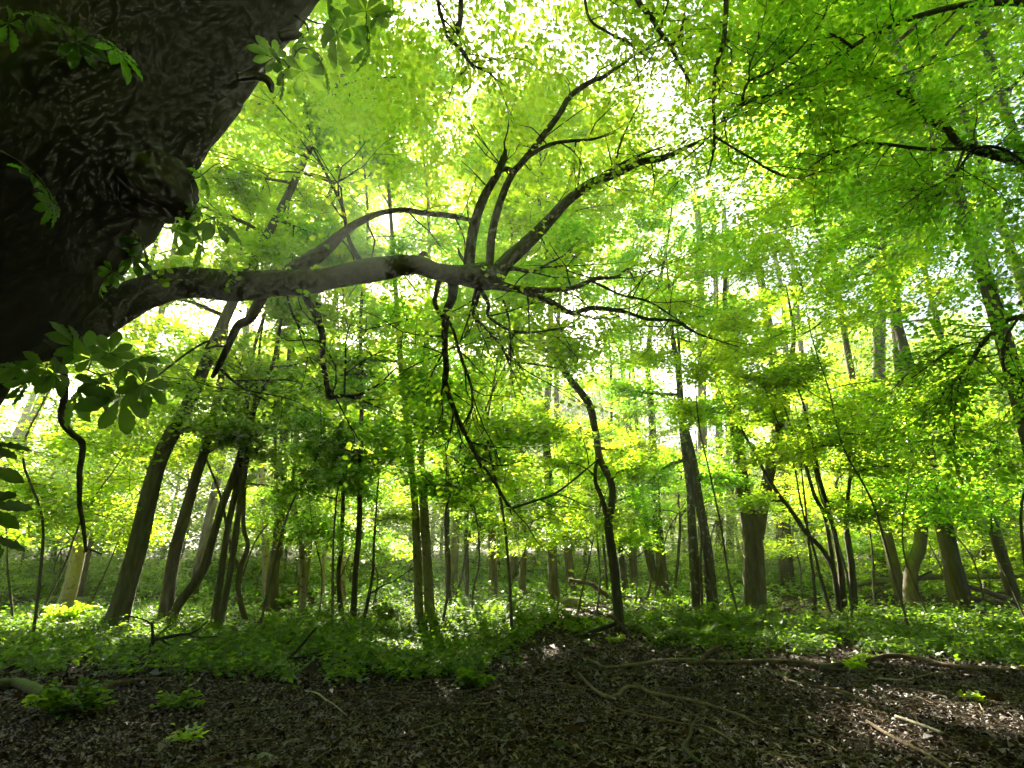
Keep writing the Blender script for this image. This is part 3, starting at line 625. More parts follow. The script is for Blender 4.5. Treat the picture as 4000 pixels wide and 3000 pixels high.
lb([(1935, 1085, 70), (1984, 1019, 58), (2060, 950, 52), (2142, 867, 46), (2218, 785, 40), (2313, 715, 36), (2408, 677, 32), (2503, 633, 28), (2598, 614, 24), (2693, 570, 15), (2760, 540, 8)], 0, 0, 5.5, 6.9, 5, sides=12, twigs=12)
lb([(2290, 725, 16), (2360, 685, 15), (2430, 640, 13), (2503, 605, 11), (2600, 570, 6)], 0, 0, 6.1, 6.8, 6, twigs=5)
lb([(2410, 670, 12), (2412, 600, 9), (2440, 520, 7), (2500, 400, 5)], 0, 0, 6.3, 6.5, 7, twigs=4)
lb([(1110, 1085, 70), (1180, 1040, 66), (1270, 975, 52), (1363, 893, 34), (1470, 838, 22), (1572, 820, 22), (1654, 832, 23), (1756, 842, 22), (1845, 860, 16)], 0, 0, 4.9, 6.0, 8, twigs=5)
lb([(1412, 1030, 20), (1363, 937, 16), (1338, 810, 14), (1296, 722, 13), (1234, 601, 8), (1215, 550, 4)], 0, 0, 5.2, 5.5, 9, twigs=6)
lb([(1296, 722, 9), (1266, 702, 8), (1150, 672, 7), (1044, 677, 4)], 0, 0, 5.4, 5.6, 10, twigs=3)
lb([(1298, 720, 8), (1340, 700, 7), (1400, 660, 4)], 0, 0, 5.4, 5.5, 11, twigs=2)
lb([(1030, 1140, 50), (1013, 1178, 42), (975, 1247, 36), (930, 1273, 32), (892, 1349, 28), (854, 1431, 24), (829, 1475, 16)], 0, 0, 4.85, 4.9, 12, bark=BARK_D)
lb([(860, 1440, 12), (911, 1488, 11), (975, 1532, 10), (1038, 1564, 6)], 0, 0, 4.88, 5.0, 13, bark=BARK_D, twigs=3)
lb([(885, 1353, 10), (845, 1352, 10), (804, 1361, 9), (817, 1332, 9), (760, 1360, 8), (696, 1406, 9), (608, 1475, 7)], 0, 0, 4.88, 4.95, 14, bark=WOOD)
lb([(1180, 1120, 34), (1205, 1180, 28), (1234, 1235, 28), (1258, 1304, 27), (1260, 1393, 24), (1279, 1520, 20), (1287, 1553, 18), (1340, 1545, 16), (1393, 1545, 12), (1471, 1507, 8), (1547, 1437, 5)], 0, 0, 5.0, 5.5, 15, bark=BARK_D, twigs=8)
lb([(1245, 1180, 22), (1245, 1230, 22), (1250, 1270, 20)], 0, 0, 5.0, 5.05, 16, bark=BARK_D)
lb([(1345, 1545, 9), (1349, 1440, 8), (1352, 1330, 6), (1370, 1260, 4)], 0, 0, 5.3, 5.4, 17, bark=BARK_D, twigs=5)
lb([(1118, 1130, 10), (1130, 1190, 9), (1152, 1247, 9), (1190, 1311, 6)], 0, 0, 5.0, 5.1, 18, bark=BARK_D, twigs=2)
G_br = lb([(1752, 1080, 48), (1768, 1110, 40), (1766, 1160, 34), (1745, 1216, 30), (1737, 1298, 28), (1737, 1368, 25), (1743, 1444, 25), (1737, 1488, 22), (1756, 1551, 20), (1787, 1634, 20), (1825, 1710, 17), (1870, 1798, 15), (1933, 1887, 13), (1984, 1975, 10), (1995, 1995, 6)], 0, 0, 5.35, 5.9, 19, twigs=12)
lb([(1752, 1255, 14), (1770, 1290, 12), (1800, 1393, 12), (1838, 1501, 11), (1844, 1583, 9), (1819, 1659, 7)], 0, 0, 5.4, 5.6, 20, twigs=7)
lb([(1722, 1085, 24), (1712, 1110, 20), (1698, 1184, 18), (1730, 1240, 16)], 0, 0, 5.35, 5.42, 21)
lb([(1872, 1120, 20), (1908, 1190, 14), (1908, 1235, 12), (1996, 1292, 11), (2091, 1298, 9), (2170, 1285, 7), (2249, 1273, 4)], 0, 0, 5.5, 5.8, 22, twigs=7)
lb([(1880, 1100, 20), (1862, 1180, 15), (1851, 1235, 12), (1946, 1330, 11), (1990, 1406, 10), (2060, 1418, 8), (2174, 1437, 5)], 0, 0, 5.5, 6.0, 23, twigs=7)
lb([(1965, 1170, 8), (1990, 1266, 8), (1996, 1456, 7), (2015, 1558, 4)], 0, 0, 5.6, 5.7, 24, twigs=3)
lb([(1915, 1110, 40), (1946, 1121, 30), (2091, 1133, 24), (2231, 1127, 19), (2325, 1089, 17), (2408, 1083, 12), (2452, 1051, 8), (2480, 1100, 5)], 0, 0, 5.5, 6.3, 25, twigs=9)
lb([(2313, 1098, 10), (2427, 1152, 9), (2534, 1178, 8), (2635, 1241, 6), (2720, 1300, 4)], 0, 0, 5.9, 6.5, 26, twigs=6)
lb([(1930, 1105, 34), (2020, 1130, 24), (2148, 1178, 24), (2231, 1222, 22), (2313, 1203, 20), (2427, 1216, 17), (2534, 1247, 14), (2635, 1254, 11), (2727, 1304, 8), (2885, 1355, 4)], 0, 0, 5.5, 6.8, 27, twigs=9)
lb([(1925, 1060, 22), (2010, 1050, 16), (2080, 1060, 14), (2160, 1020, 8), (2230, 985, 4)], 0, 0, 5.5, 6.0, 28, twigs=5)
lb([(1866, 1110, 16), (1850, 1170, 12), (1838, 1220, 9), (1800, 1330, 6)], 0, 0, 5.5, 5.5, 29, twigs=4)
lb([(1990, 1988, 10), (2091, 1956, 9), (2174, 1925, 9), (2287, 1836, 7), (2338, 1792, 4)], 0, 0, 5.9, 6.6, 30, bark=BARK_D, twigs=4)
lb([(1830, 1040, 16), (1800, 1000, 12), (1788, 970, 6)], 0, 0, 5.5, 5.5, 31)
lb([(1640, 1010, 26), (1655, 990, 20), (1672, 1000, 8)], 0, 0, 5.2, 5.2, 32)

# high limb above the frame that carries the hanging branches
hl, _, _ = pbranch("limb", [(900, -500, 130), (1300, -650, 110), (1800, -640, 90), (2300, -560, 70), (2900, -560, 50), (3300, -640, 30)], 0, 0, 3.7, 6.4, BARK_BIG, chest, sides=12)
hl["_o"] = chest["_o"]
lb([(1690, -640, 24), (1700, -300, 20), (1711, 0, 15), (1730, 82, 14), (1749, 146, 14), (1806, 196, 13), (1844, 253, 12), (1901, 278, 9), (1960, 330, 4)], 0, 0, 4.9, 5.4, 40, bark=BARK_D, par=hl, twigs=9)
lb([(1806, -635, 30), (1802, -200, 22), (1800, 51, 19), (1792, 100, 26), (1788, 130, 14)], 0, 0, 5.0, 5.0, 41, bark=BARK_D, par=hl)
lb([(2300, -560, 36), (2420, -200, 26), (2490, 0, 21), (2541, 63, 20), (2579, 127, 18), (2617, 177, 17), (2642, 228, 13), (2700, 330, 7)], 0, 0, 5.6, 6.2, 42, bark=BARK_D, par=hl, twigs=10)
lb([(2579, 120, 10), (2592, 60, 8), (2610, 6, 7), (2640, -100, 4)], 0, 0, 5.9, 6.0, 43, bark=BARK_D, par=hl, twigs=4)
lb([(2610, 180, 14), (2650, 150, 12), (2668, 90, 9), (2680, 20, 6)], 0, 0, 6.0, 6.1, 44, bark=BARK_D, par=hl, twigs=4)
lb([(2250, -560, 16), (2280, -200, 13), (2294, 51, 11), (2376, 127, 10), (2465, 171, 9), (2480, 230, 6), (2500, 350, 4)], 0, 0, 5.5, 5.9, 45, bark=BARK_D, par=hl, twigs=7)
lb([(2850, -560, 30), (2840, -200, 24), (2837, 0, 20), (2834, 82, 19), (2825, 171, 18), (2796, 266, 16), (2787, 380, 14), (2790, 475, 13), (2790, 538, 12), (2784, 608, 9), (2765, 684, 5)], 0, 0, 6.2, 6.0, 46, bark=BARK_D, par=hl, twigs=10)
lb([(2794, 535, 10), (2872, 582, 9), (2948, 627, 9), (3018, 671, 8), (3106, 696, 7), (3189, 677, 6), (3296, 633, 4)], 0, 0, 6.0, 6.4, 47, bark=BARK_D, par=hl, twigs=7)
# stubs on the edge of the trunk and a hanging dead stick
for k, (pts, d) in enumerate([([(930, 300, 36), (1000, 298, 34), (1040, 310, 30), (1058, 335, 30), (1062, 362, 12)], 3.3), ([(1090, 145, 40), (1150, 135, 34), (1185, 140, 16)], 3.3), ([(1150, 60, 10), (1195, 95, 8), (1205, 130, 5)], 3.3)]):
    lb(pts, 0, 0, d, d + .05, 60 + k, bark=BARK_BIG, name="stub", par=chest)
lb([(200, 1330, 26), (248, 1450, 24), (252, 1551, 24), (240, 1634, 23), (278, 1690, 24), (323, 1735, 23), (312, 1836, 18), (311, 1881, 18), (312, 1972, 17), (326, 2062, 14), (337, 2157, 9)], 0, 0, 3.7, 3.9, 64, bark=BARK_D, name="hanging_stick", par=chest)
lb([(337, 2148, 7), (360, 2150, 7), (398, 2166, 6)], 0, 0, 3.9, 3.95, 65, bark=BARK_D, name="hanging_stick", par=chest)

# second chestnut, standing just outside the frame at right, whose branches reach in
ch2 = root("chestnut_tree", (9.6, 5.6, 0), "dark chestnut branches reaching in from beyond the right edge", "tree")
b = MB(); b.tube(spline([(9.6, 5.6, -.3), (9.5, 5.7, 2), (9.3, 5.8, 5), (9.0, 6.0, 9), (8.6, 6.2, 13)], 8), np.linspace(.42, .2, 33), 20, rough=.015, lumps=.04, flare=.4); b.build("trunk", BARK_BIG, ch2)
twig2 = []
def rb(pts, d0, d1, seed, par, twigs=0, name="branch"):
    o, S, rr = pbranch(name, pts, 0, 0, d0, d1, BARK_D, par, sides=8, seed=seed); o["_o"] = ch2["_o"]
    if twigs: twig2.append((S, rr, twigs))
    return o
L_ = rb([(4900, 1050, 60), (4400, 760, 46), (4000, 639, 36), (3866, 601, 34), (3802, 582, 34), (3739, 557, 30), (3689, 494, 26), (3613, 468, 23), (3587, 418, 21), (3549, 386, 18), (3499, 354, 16), (3423, 304, 12), (3372, 272, 7), (3300, 200, 4)], 7.0, 6.6, 1, ch2, 16, "limb")
rb([(3770, 580, 15), (3613, 582, 13), (3454, 563, 12), (3353, 563, 11), (3284, 589, 9), (3220, 614, 7), (3120, 690, 4)], 6.7, 6.3, 2, L_, 9)
rb([(3802, 580, 13), (3866, 572, 12), (3929, 589, 12), (4010, 640, 12)], 6.7, 6.6, 3, L_, 4)
rb([(3764, 590, 10), (3740, 650, 9), (3707, 696, 8), (3590, 760, 6), (3500, 830, 4)], 6.7, 6.4, 4, L_, 7)
rb([(3790, 595, 9), (3745, 660, 8), (3690, 740, 6), (3620, 790, 4)], 6.7, 6.8, 5, L_, 5)
M_ = rb([(4800, 330, 44), (4300, 60, 34), (4000, 13, 26), (3866, 13, 24), (3771, 19, 23), (3676, 38, 22), (3549, 76, 20), (3423, 127, 18), (3328, 184, 16), (3246, 241, 14), (3170, 280, 13), (3094, 354, 11), (2980, 380, 14), (2916, 399, 18), (2853, 443, 16), (2821, 468, 9)], 7.0, 6.2, 6, ch2, 16, "limb")
rb([(2900, 390, 12), (2904, 367, 11), (2929, 316, 10), (3011, 279, 9), (3106, 209, 8), (3201, 95, 7), (3233, 19, 5), (3260, -100, 3)], 6.3, 6.6, 7, M_, 9)
rb([(2925, 320, 8), (2929, 253, 7), (2961, 165, 6), (2961, 82, 4)], 6.3, 6.4, 8, M_, 5)
rb([(3328, 184, 10), (3280, 150, 12), (3240, 130, 8)], 6.5, 6.5, 9, M_, 2)
rb([(3100, 350, 8), (3180, 400, 7), (3250, 410, 4)], 6.4, 6.3, 10, M_, 4)
N_ = rb([(4900, 1250, 34), (4400, 1190, 26), (4000, 1235, 19), (3917, 1266, 18), (3841, 1336, 16), (3803, 1399, 14), (3752, 1463, 11), (3695, 1520, 8), (3650, 1600, 5)], 7.0, 6.4, 11, ch2, 12, "limb")
rb([(3752, 1463, 7), (3733, 1583, 6), (3727, 1741, 5), (3735, 1850, 3)], 6.5, 6.5, 12, N_, 5)
rb([(3841, 1336, 8), (3740, 1350, 7), (3640, 1420, 5), (3560, 1480, 3)], 6.6, 6.3, 13, N_, 6)
rb([(3990, 1228, 10), (3930, 1320, 9), (3922, 1437, 8), (4000, 1490, 7), (4060, 1560, 5)], 6.8, 6.7, 14, N_, 5)

def leaf_branches(rt, srcs, leafmat, seed, per, n_scale=1.0, size=.10, bark=BARK_D):
    g = np.random.default_rng(seed); cs, os_ = [], []; b = MB()
    for (S, rr, n) in srcs:
        n = int(n * n_scale)
        for k in range(n):
            i = int((.25 + .75 * (k + g.uniform(0, 1)) / n) * (len(S) - 2)); ax = unit(S[i + 1] - S[i])
            d = ax * .6 + g.normal(0, .8, 3) * np.array([1, 1, .6]); ln = g.uniform(.35, 1.0)
            Q = wander(S[i], d, ln, 4, .22, .02, g); b.tube(Q, np.linspace(min(.011, rr[i] * .6), .003, 5), 4, cap=False, seed=k)
            for j in (2, 4): cs.append(Q[j]); os_.append(Q[j] - Q[j - 1])
            q2 = wander(Q[2], unit(Q[2] - Q[1]) + g.normal(0, .7, 3), ln * .5, 3, .2, .02, g); b.tube(q2, np.linspace(.005, .0025, 4), 3, cap=False)
            cs.append(q2[3]); os_.append(q2[3] - q2[1])
    b.build("twigs", bark, rt)["kind"] = "stuff"
    P, D, N, L, W, rn = spray_leaves(np.array(cs), np.array(os_), per, size, spread=(.30, .2), flat=.05, g=g)
    return P, D, N, L, W, rn
a = leaf_branches(chest, twig_src, LEAF_A, 90, 10, 1.0, .062)
leaf_mesh("foliage", *a[:5], LEAF_A, chest, fine=True, rnd=a[5], kind="stuff")
a = leaf_branches(ch2, twig2, LEAF_B, 91, 26, 1.7, .066)
leaf_mesh("foliage", *a[:5], LEAF_B, ch2, fine=True, rnd=a[5], kind="stuff")

# leafy roof over the camera, carried by the old chestnut and its neighbour, with parts added for shade
def roof(rt, c, rad, n, seed, lm, per=46, size=.10):
    g = np.random.default_rng(seed); u = g.normal(0, 1, (n, 3)); u = unit(u) * (g.uniform(.2, 1, n) ** .5)[:, None]
    cs = np.array(c) + u * np.array(rad)
    v = cs - CAM; el = np.degrees(np.arctan2(v @ UP, v @ FWD)); inside = (v @ FWD > 0) & (np.abs(el) < 37) & (np.abs(v[:, 0]) < (v @ FWD) * 1.0) & (np.linalg.norm(v, axis=1) < 4.5)
    cs = cs[~inside]; u = u[~inside]
    a = spray_leaves(cs, u, per, size, g=g); leaf_mesh("crown", *a[:5], lm, rt, rnd=a[5], kind="stuff")
roof(chest, (-1.0, 4.5, 10.5), (7, 6.0, 3.6), 1150, 95, LEAF_A, per=50, size=.09)
roof(chest, (-1.0, -4.0, 9), (9, 7.0, 4), 500, 97, LEAF_B, per=40, size=.2)  # unseen canopy behind the camera, added to keep sky light out
roof(chest, (-7.5, 2.5, 7.0), (3.5, 4.5, 2.5), 420, 98, LEAF_B, per=50, size=.16)  # canopy added at left to shade the leaves before the big trunk
roof(ch2, (7.5, 7.0, 9.0), (5, 5, 4.5), 820, 96, LEAF_B, per=56, size=.085)

# ------------------------------------------------------------------ big palmate chestnut leaves near the camera
def palmate(seed):
    g = np.random.default_rng(seed); b = MB(); nl = 7 if seed % 3 else 5
    for k in range(nl):
        a = (k - (nl - 1) / 2) * (math.radians(290) / nl) + g.normal(0, .06)
        ln = (.17 - .05 * (abs(k - (nl - 1) / 2) / (nl / 2)) ** 1.5) * g.uniform(.9, 1.1); w = ln * .40
        m = 12; V = []
        dr = g.uniform(.10, .45)
        for i in range(m + 1):
            t = i / m; ww = w * (max(0, math.sin(math.pi * min(1, t ** 1.35))) ** .8 * (.35 + .75 * t)) * .62
            if t > .93: ww *= .55
            x = t * ln; z = -dr * x * x / ln * 1.2; zz = .004 if i % 2 else -.003
            ww *= (1 + (.07 if i % 2 else -.04))
            for s in (-1, 0, 1):
                V.append((x * math.cos(a) - s * ww * math.sin(a), x * math.sin(a) + s * ww * math.cos(a), z + (abs(s) * (.18 * ww + zz) if s else 0)))
        f = []
        for i in range(m):
            for s in (0, 1): f.append((i * 3 + s, i * 3 + s + 1, (i + 1) * 3 + s + 1, (i + 1) * 3 + s))
        b.add(V, f)
    me = bpy.data.meshes.new("leaf"); me.from_pydata(np.vstack(b.v).tolist(), [], b.f); me.materials.append(LEAF_C)
    me.polygons.foreach_set("use_smooth", np.ones(len(me.polygons), bool))
    at = me.attributes.new("rnd", 'FLOAT', 'FACE'); at.data.foreach_set("value", np.full(len(me.polygons), g.uniform(.1, .9), np.float32))
    return me
PALM = [palmate(k) for k in range(1, 6)]
from mathutils import Matrix, Vector
gp = np.random.default_rng(77)
def place_leaf(par, o_root, px, py, d, size_px, point, tilt=.55, flip=False):
    """size_px: length of a leaflet in the 4000-wide frame; point: direction (in the picture, degrees, 0 right, 90 up) of the middle leaflet"""
    p = pd(px, py, d); me = PALM[int(gp.integers(5))]; s = size_px / F * d / .17
    v = unit(p - CAM); a = math.radians(point)
    x = RIGHT * math.cos(a) + UP * math.sin(a); x = unit(x - v * np.dot(x, v)); x = unit(x + v * gp.uniform(-.25, .45))
    n = -v * (1 if not flip else -1); n = unit(n * (1 - tilt) + np.array([0, 0, 1.0]) * tilt + gp.normal(0, .15, 3)); n = unit(n - x * np.dot(n, x)); y = np.cross(n, x)
    o = bpy.data.objects.new("leaf", me); C.objects.link(o); o.parent = par
    q = p - np.array(o_root["_o"])
    o.matrix_local = Matrix(((x[0] * s, y[0] * s, n[0] * s, q[0]), (x[1] * s, y[1] * s, n[1] * s, q[1]), (x[2] * s, y[2] * s, n[2] * s, q[2]), (0, 0, 0, 1)))
    return p
def leafy_twig(path, d, leaves, w=7, rt=chest):
    P = [pd(x, y, d + .03 * k) for k, (x, y) in enumerate(path)]; S = spline(P, 5)
    b = MB(); r0 = w / 2 * d / F; b.tube(S, np.linspace(r0, r0 * .5, len(S)), 6, lumps=.05)
    for (lx, ly, ls, lp) in leaves:
        p = pd(lx, ly, d); i = int(np.argmin(np.linalg.norm(S - p, axis=1))); mid = (S[i] + p) / 2 + np.array([0, 0, .02])
        b.tube(spline([S[i], mid, p], 4), [.0028] * 9, 4, cap=False)
    t = b.build("twig", BARK_D, rt); t["_o"] = rt["_o"]
    for (lx, ly, ls, lp) in leaves: place_leaf(t, rt, lx, ly, d, ls, lp)
leafy_twig([(1190, 70), (1240, 90), (1300, 95), (1360, 85), (1430, 110)], 2.9, [(1436, 165, 115, -95), (1430, 45, 105, 60), (1360, 85, 110, -140), (1317, 133, 120, -80), (1285, 60, 110, 100), (1480, 60, 80, 20)])
leafy_twig([(1080, 330), (1130, 260), (1170, 190), (1230, 200), (1260, 235)], 2.9, [(1101, 272, 110, -85), (1253, 240, 120, -70), (1184, 278, 105, -100), (1070, 225, 90, 120), (1150, 180, 90, 60)])
leafy_twig([(700, 885), (760, 890), (800, 860), (845, 850)], 3.1, [(772, 924, 125, -80), (842, 874, 110, -30), (690, 895, 110, -100), (745, 850, 60, 60)])
leafy_twig([(740, 700), (780, 690), (850, 640), (910, 655)], 3.3, [(791, 690, 80, -60), (760, 810, 55, -60), (860, 655, 45, 20)], w=5)
leafy_twig([(540, 930), (560, 960), (550, 1000)], 3.2, [(548, 950, 95, -60), (515, 1005, 100, -20), (440, 1060, 60, -120), (400, 1110, 55, -120)])
leafy_twig([(170, 1330), (250, 1400), (330, 1440), (400, 1465), (470, 1440)], 2.5, [(500, 1418, 150, 30), (361, 1399, 110, 100), (316, 1526, 150, -120), (468, 1551, 155, -70), (297, 1355, 110, 120), (386, 1494, 110, -60), (560, 1500, 120, -35), (430, 1380, 90, 70)], w=10)
leafy_twig([(100, 1420), (150, 1440), (200, 1430)], 2.6, [(177, 1431, 105, -95), (100, 1490, 110, -110), (90, 1440, 100, 180), (210, 1460, 90, -60)])
leafy_twig([(-160, 1700), (-90, 1730), (-40, 1800), (-60, 1990)], 2.3, [(-70, 1740, 150, 0), (-80, 1825, 150, -5), (-90, 1990, 160, 10), (-80, 2100, 150, -10)])
# leaves hanging in front of the dark trunk
leafy_twig([(-60, 60), (60, 90), (200, 130), (330, 180), (430, 200)], 2.66, [(300, 165, 110, -25), (450, 190, 120, -40)], w=6)
leafy_twig([(-60, 560), (60, 620), (140, 680)], 2.66, [(120, 680, 110, -40), (200, 790, 100, -70)], w=6)
leafy_twig([(-40, 20), (40, 30), (110, 60)], 2.62, [(30, 90, 110, -60), (130, 60, 100, 0)], w=6)
# small sprigs on the limb
for k, (x, y, d) in enumerate([(670, 1085, 4.0), (925, 1100, 4.2), (1110, 1085, 4.55), (1235, 1095, 4.7), (2330, 740, 5.9), (2385, 690, 5.95), (2290, 760, 5.85)]):
    g = np.random.default_rng(200 + k); n = 16; t = np.linspace(0, 1, n); base = pd(x, y, d)
    P = base + np.stack([t * .05 - .06 * t * t + g.normal(0, .03, n), g.normal(-.08, .03, n), -.22 * t + .1 + g.normal(0, .02, n)], 1)
    D = np.stack([np.where(np.arange(n) % 2, 1, -1) * 1.0, g.normal(0, .3, n), np.full(n, -.5)], 1)
    leaf_mesh("sprig", P, D, g.normal(0, .5, (n, 3)) + np.array([0, -.9, .5]), g.uniform(.045, .065, n), g.uniform(.03, .045, n), LEAF_A, chest, fine=True, gaps=False, kind="stuff")

# ------------------------------------------------------------------ understorey saplings that fill the middle height
def sapling_kind(H, z0, CR, n_limbs, per, size, lm, seed):
    """trunk, limbs and crown meshes shared by alike saplings"""
    g = np.random.default_rng(seed); P = [np.array([0, 0, -.12])]; d = np.array([g.normal(0, .1), g.normal(0, .1), 1.0])
    for k in range(7): d = unit(d + np.array([g.normal(0, .22), g.normal(0, .22), .10])); P.append(P[-1] + d * (H / 7 / d[2]))
    S = spline(P, 4); rr = np.linspace(.007 * H ** .6 + .008, .006, len(S)); b = MB(); b.tube(S, rr, 7, lumps=.06, flare=.15, seed=seed)
    tr = b.build("trunk", BARK); limbs = []; cs, os_ = [], []; zm = (z0 + H) / 2; zh = (H - z0) / 2
    for k in range(n_limbs):
        zz = min(z0 + (H - z0) * (k + g.uniform(0, .9)) / n_limbs, S[-1][2] - .05); i = int(np.argmin(np.abs(S[:, 2] - zz))); az = k * 2.4 + g.uniform(-.4, .4)
        ln = CR * math.sqrt(max(.15, 1 - ((zz - zm) / zh) ** 2 * .8)) * g.uniform(.7, 1.15)
        b = MB(); c, o = make_limb(b, S[i], (math.cos(az), math.sin(az), g.uniform(.0, .6)), ln, rr[i] * .5 + .005, g, 9, droop=.04); limbs.append(b.build("limb", BARK_D)); cs.append(c); os_.append(o)
    a = spray_leaves(np.concatenate(cs), np.concatenate(os_), per, size, g=g)
    cr = leaf_mesh("crown", *a[:5], lm, None, rnd=a[5], gaps=False, kind="stuff")
    return [tr, cr] + limbs
SAPS = {}
def sap(label, px, py, H, CR, seed, lm=None, per=0, z0=1.6, n_limbs=9, size=0, w=10):
    g = np.random.default_rng(seed); kind = "high" if z0 / H > .5 else ("tall" if H > 7.4 else "low")
    Hp, zp, Cp, nl, pr, sz = {"high": (9.0, 5.0, 2.3, 9, 34, .11), "tall": (10.0, 3.3, 2.6, 16, 27, .115), "low": (5.0, 1.7, 2.3, 10, 28, .105)}[kind]
    key = (kind, (lm or LEAF_A).name, int(g.integers(2)) if kind != "high" else 0)
    if key not in SAPS: SAPS[key] = sapling_kind(Hp, zp, Cp, nl, pr, sz, lm or LEAF_A, 900 + len(SAPS))
    p = gnd(px, py); p[2] = float(hgt(p[0], p[1])); rt = root("understorey_sapling", p, label, "sapling")
    rt.rotation_euler = (0, 0, g.uniform(0, 6.28)); rt.scale = (CR / Cp, CR / Cp, H / Hp)
    for o in SAPS[key]:
        c = o.copy(); C.objects.link(c); c.parent = rt
    return rt
sap("low leafy sapling between the pale lit trunk and mossy leaning trunk", 330, 2440, 5.0, 2.0, 301)
sap("bright leafy sapling at far left under the hanging stick", 120, 2450, 5.5, 2.4, 302)
sap("leafy sapling in front of the thin pale trunk", 1240, 2440, 5.0, 1.8, 305, LEAF_B, z0=2.2)
sap("leafy sapling over the fern bed at centre", 1850, 2430, 5.5, 2.4, 306, LEAF_B, z0=2.2)
sap("leafy sapling over the lit log", 2250, 2425, 5.2, 2.0, 307, z0=1.9)
sap("dark leafy sapling behind the three dark stems", 2555, 2395, 6.0, 2.2, 308, LEAF_B, z0=2.4)
sap("tall bright leafy sapling left of the Y trunk top", 2900, 2450, 8.5, 2.0, 309, z0=5.6, n_limbs=8, per=26)
sap("bright leafy sapling right of the thin dark stem clump", 3420, 2400, 6.5, 2.6, 310, z0=2.0, n_limbs=12)
sap("dark leafy sapling behind the rightmost leaning trunk", 3850, 2400, 6.5, 2.6, 311, LEAF_B, z0=1.8, n_limbs=12)
sap("leafy sapling at the right edge above the ground plants", 4020, 2440, 7.0, 2.4, 312, LEAF_B, z0=2.4, n_limbs=12)
sap("leafy sapling behind the twin slim stems", 900, 2400, 8.5, 2.6, 314, z0=3.2, n_limbs=12)
sap("tall leafy sapling behind the slender sweeping trunk", 2330, 2400, 7.5, 2.2, 315, z0=4.2, n_limbs=12)

sap("tall leafy sapling at left edge before the pale lit trunk", 130, 2490, 9.0, 2.4, 331, z0=3.0, n_limbs=15, per=34, size=.115)
sap("tall leafy sapling rising under the middle of the big limb", 1010, 2470, 11.0, 2.6, 333, z0=3.4, n_limbs=16, per=34, size=.115)
sap("tall leafy sapling left of the dark straight trunk", 1300, 2470, 9.0, 2.4, 334, LEAF_B, z0=3.2, n_limbs=16, per=34, size=.115)
sap("tall leafy sapling rising behind the drooping branch", 1720, 2470, 10.0, 2.6, 335, LEAF_B, z0=3.0, n_limbs=17, per=34, size=.115)
sap("tall leafy sapling between fern bed and lit log", 2000, 2470, 10.0, 2.6, 336, z0=3.2, n_limbs=17, per=34, size=.115)
sap("tall bright leafy sapling left of the thin dark stem clump", 3330, 2460, 8.5, 2.4, 338, z0=4.6, n_limbs=12, per=34, size=.115)
sap("tall leafy sapling in front of the S-bend trunk", 3560, 2480, 11.0, 2.6, 339, z0=4.8, n_limbs=17, per=34, size=.115)
sap("tall leafy sapling at right edge by the slanting logs", 4040, 2500, 10.0, 2.4, 340, z0=3.6, n_limbs=16, per=34, size=.115)
sap("hanging leafy sapling right of the S-bend trunk", 3640, 2440, 6.0, 2.4, 356, LEAF_B, z0=3.0, n_limbs=12)
sap("hanging leafy sapling at left edge beyond the hanging stick", 60, 2460, 5.0, 2.4, 357, z0=1.6, n_limbs=12)
sap("low leafy sapling behind the dark bowed trunk", 1290, 2400, 4.5, 2.4, 317, z0=1.4)
sap("low leafy sapling behind the thin dark leaning sapling", 1450, 2385, 4.5, 2.4, 318, LEAF_B, z0=1.6)
sap("low leafy sapling between grey trunk and bent trunk", 1985, 2390, 4.5, 2.4, 319, z0=1.6)
sap("low leafy sapling left of the stem clump", 2480, 2385, 4.5, 2.2, 320, LEAF_B, z0=1.5)
sap("low bright sapling in the lit patch right of the Y trunk", 3130, 2350, 4.5, 2.6, 321, z0=1.0)
sap("low leafy sapling left of the S-bend trunk", 3460, 2345, 4.0, 2.0, 322, LEAF_B, z0=1.6)
sap("low leafy sapling in the open between the two right trunks", 3650, 2335, 4.5, 2.0, 323, z0=1.8)
sap("low leafy sapling behind the fallen dark log at left", 220, 2350, 5.0, 3.0, 324, LEAF_B, z0=1.0)
sap("low leafy sapling beyond the propped slanting log", 1000, 2345, 5.0, 2.8, 325, z0=1.4)

for _k in SAPS.values():
    for _o in _k: bpy.data.objects.remove(_o)

# ------------------------------------------------------------------ logs and branches lying on the floor
def ground_branch(name, label, pts, mat_, cat_="branch", forks=(), lift=.3, sides=8, Y=None, rough=.04, lumps=.08, seed=0, group=None):
    """pts: (px, py, width_px) of the middle line; lies on the floor"""
    def conv(pts):
        P, Rr = [], []
        for (x, y, w) in pts:
            if Y is None:
                w *= .85; p = gnd(x, y + w * .25); r = w / 2 * depth(p) / F; p[2] += r * .75 + .035
            else:
                p = atY(x, y, Y); r = w / 2 * depth(p) / F
            P.append(p); Rr.append(r)
        return P, Rr
    P, Rr = conv(pts); base = P[len(P) // 2].copy(); base[2] -= Rr[len(P) // 2]
    rt = root(name, base, label, cat_, group)
    for k, q in enumerate([pts] + list(forks)):
        P, Rr = conv(q) if k == 0 or Y is not None else conv_fork(q, P0, R0)
        if k == 0: P0, R0 = P, Rr
        S = spline(P, 6); rr = np.interp(np.linspace(0, 1, len(S)), np.linspace(0, 1, len(Rr)), Rr)
        if k == 0: CLEAR.extend([p for p in S[::2]])
        b = MB(); b.tube(S, rr, sides, rough=rough, lumps=lumps, seed=seed + k)
        b.build("stem" if k == 0 else "fork", mat_, rt)
    return rt
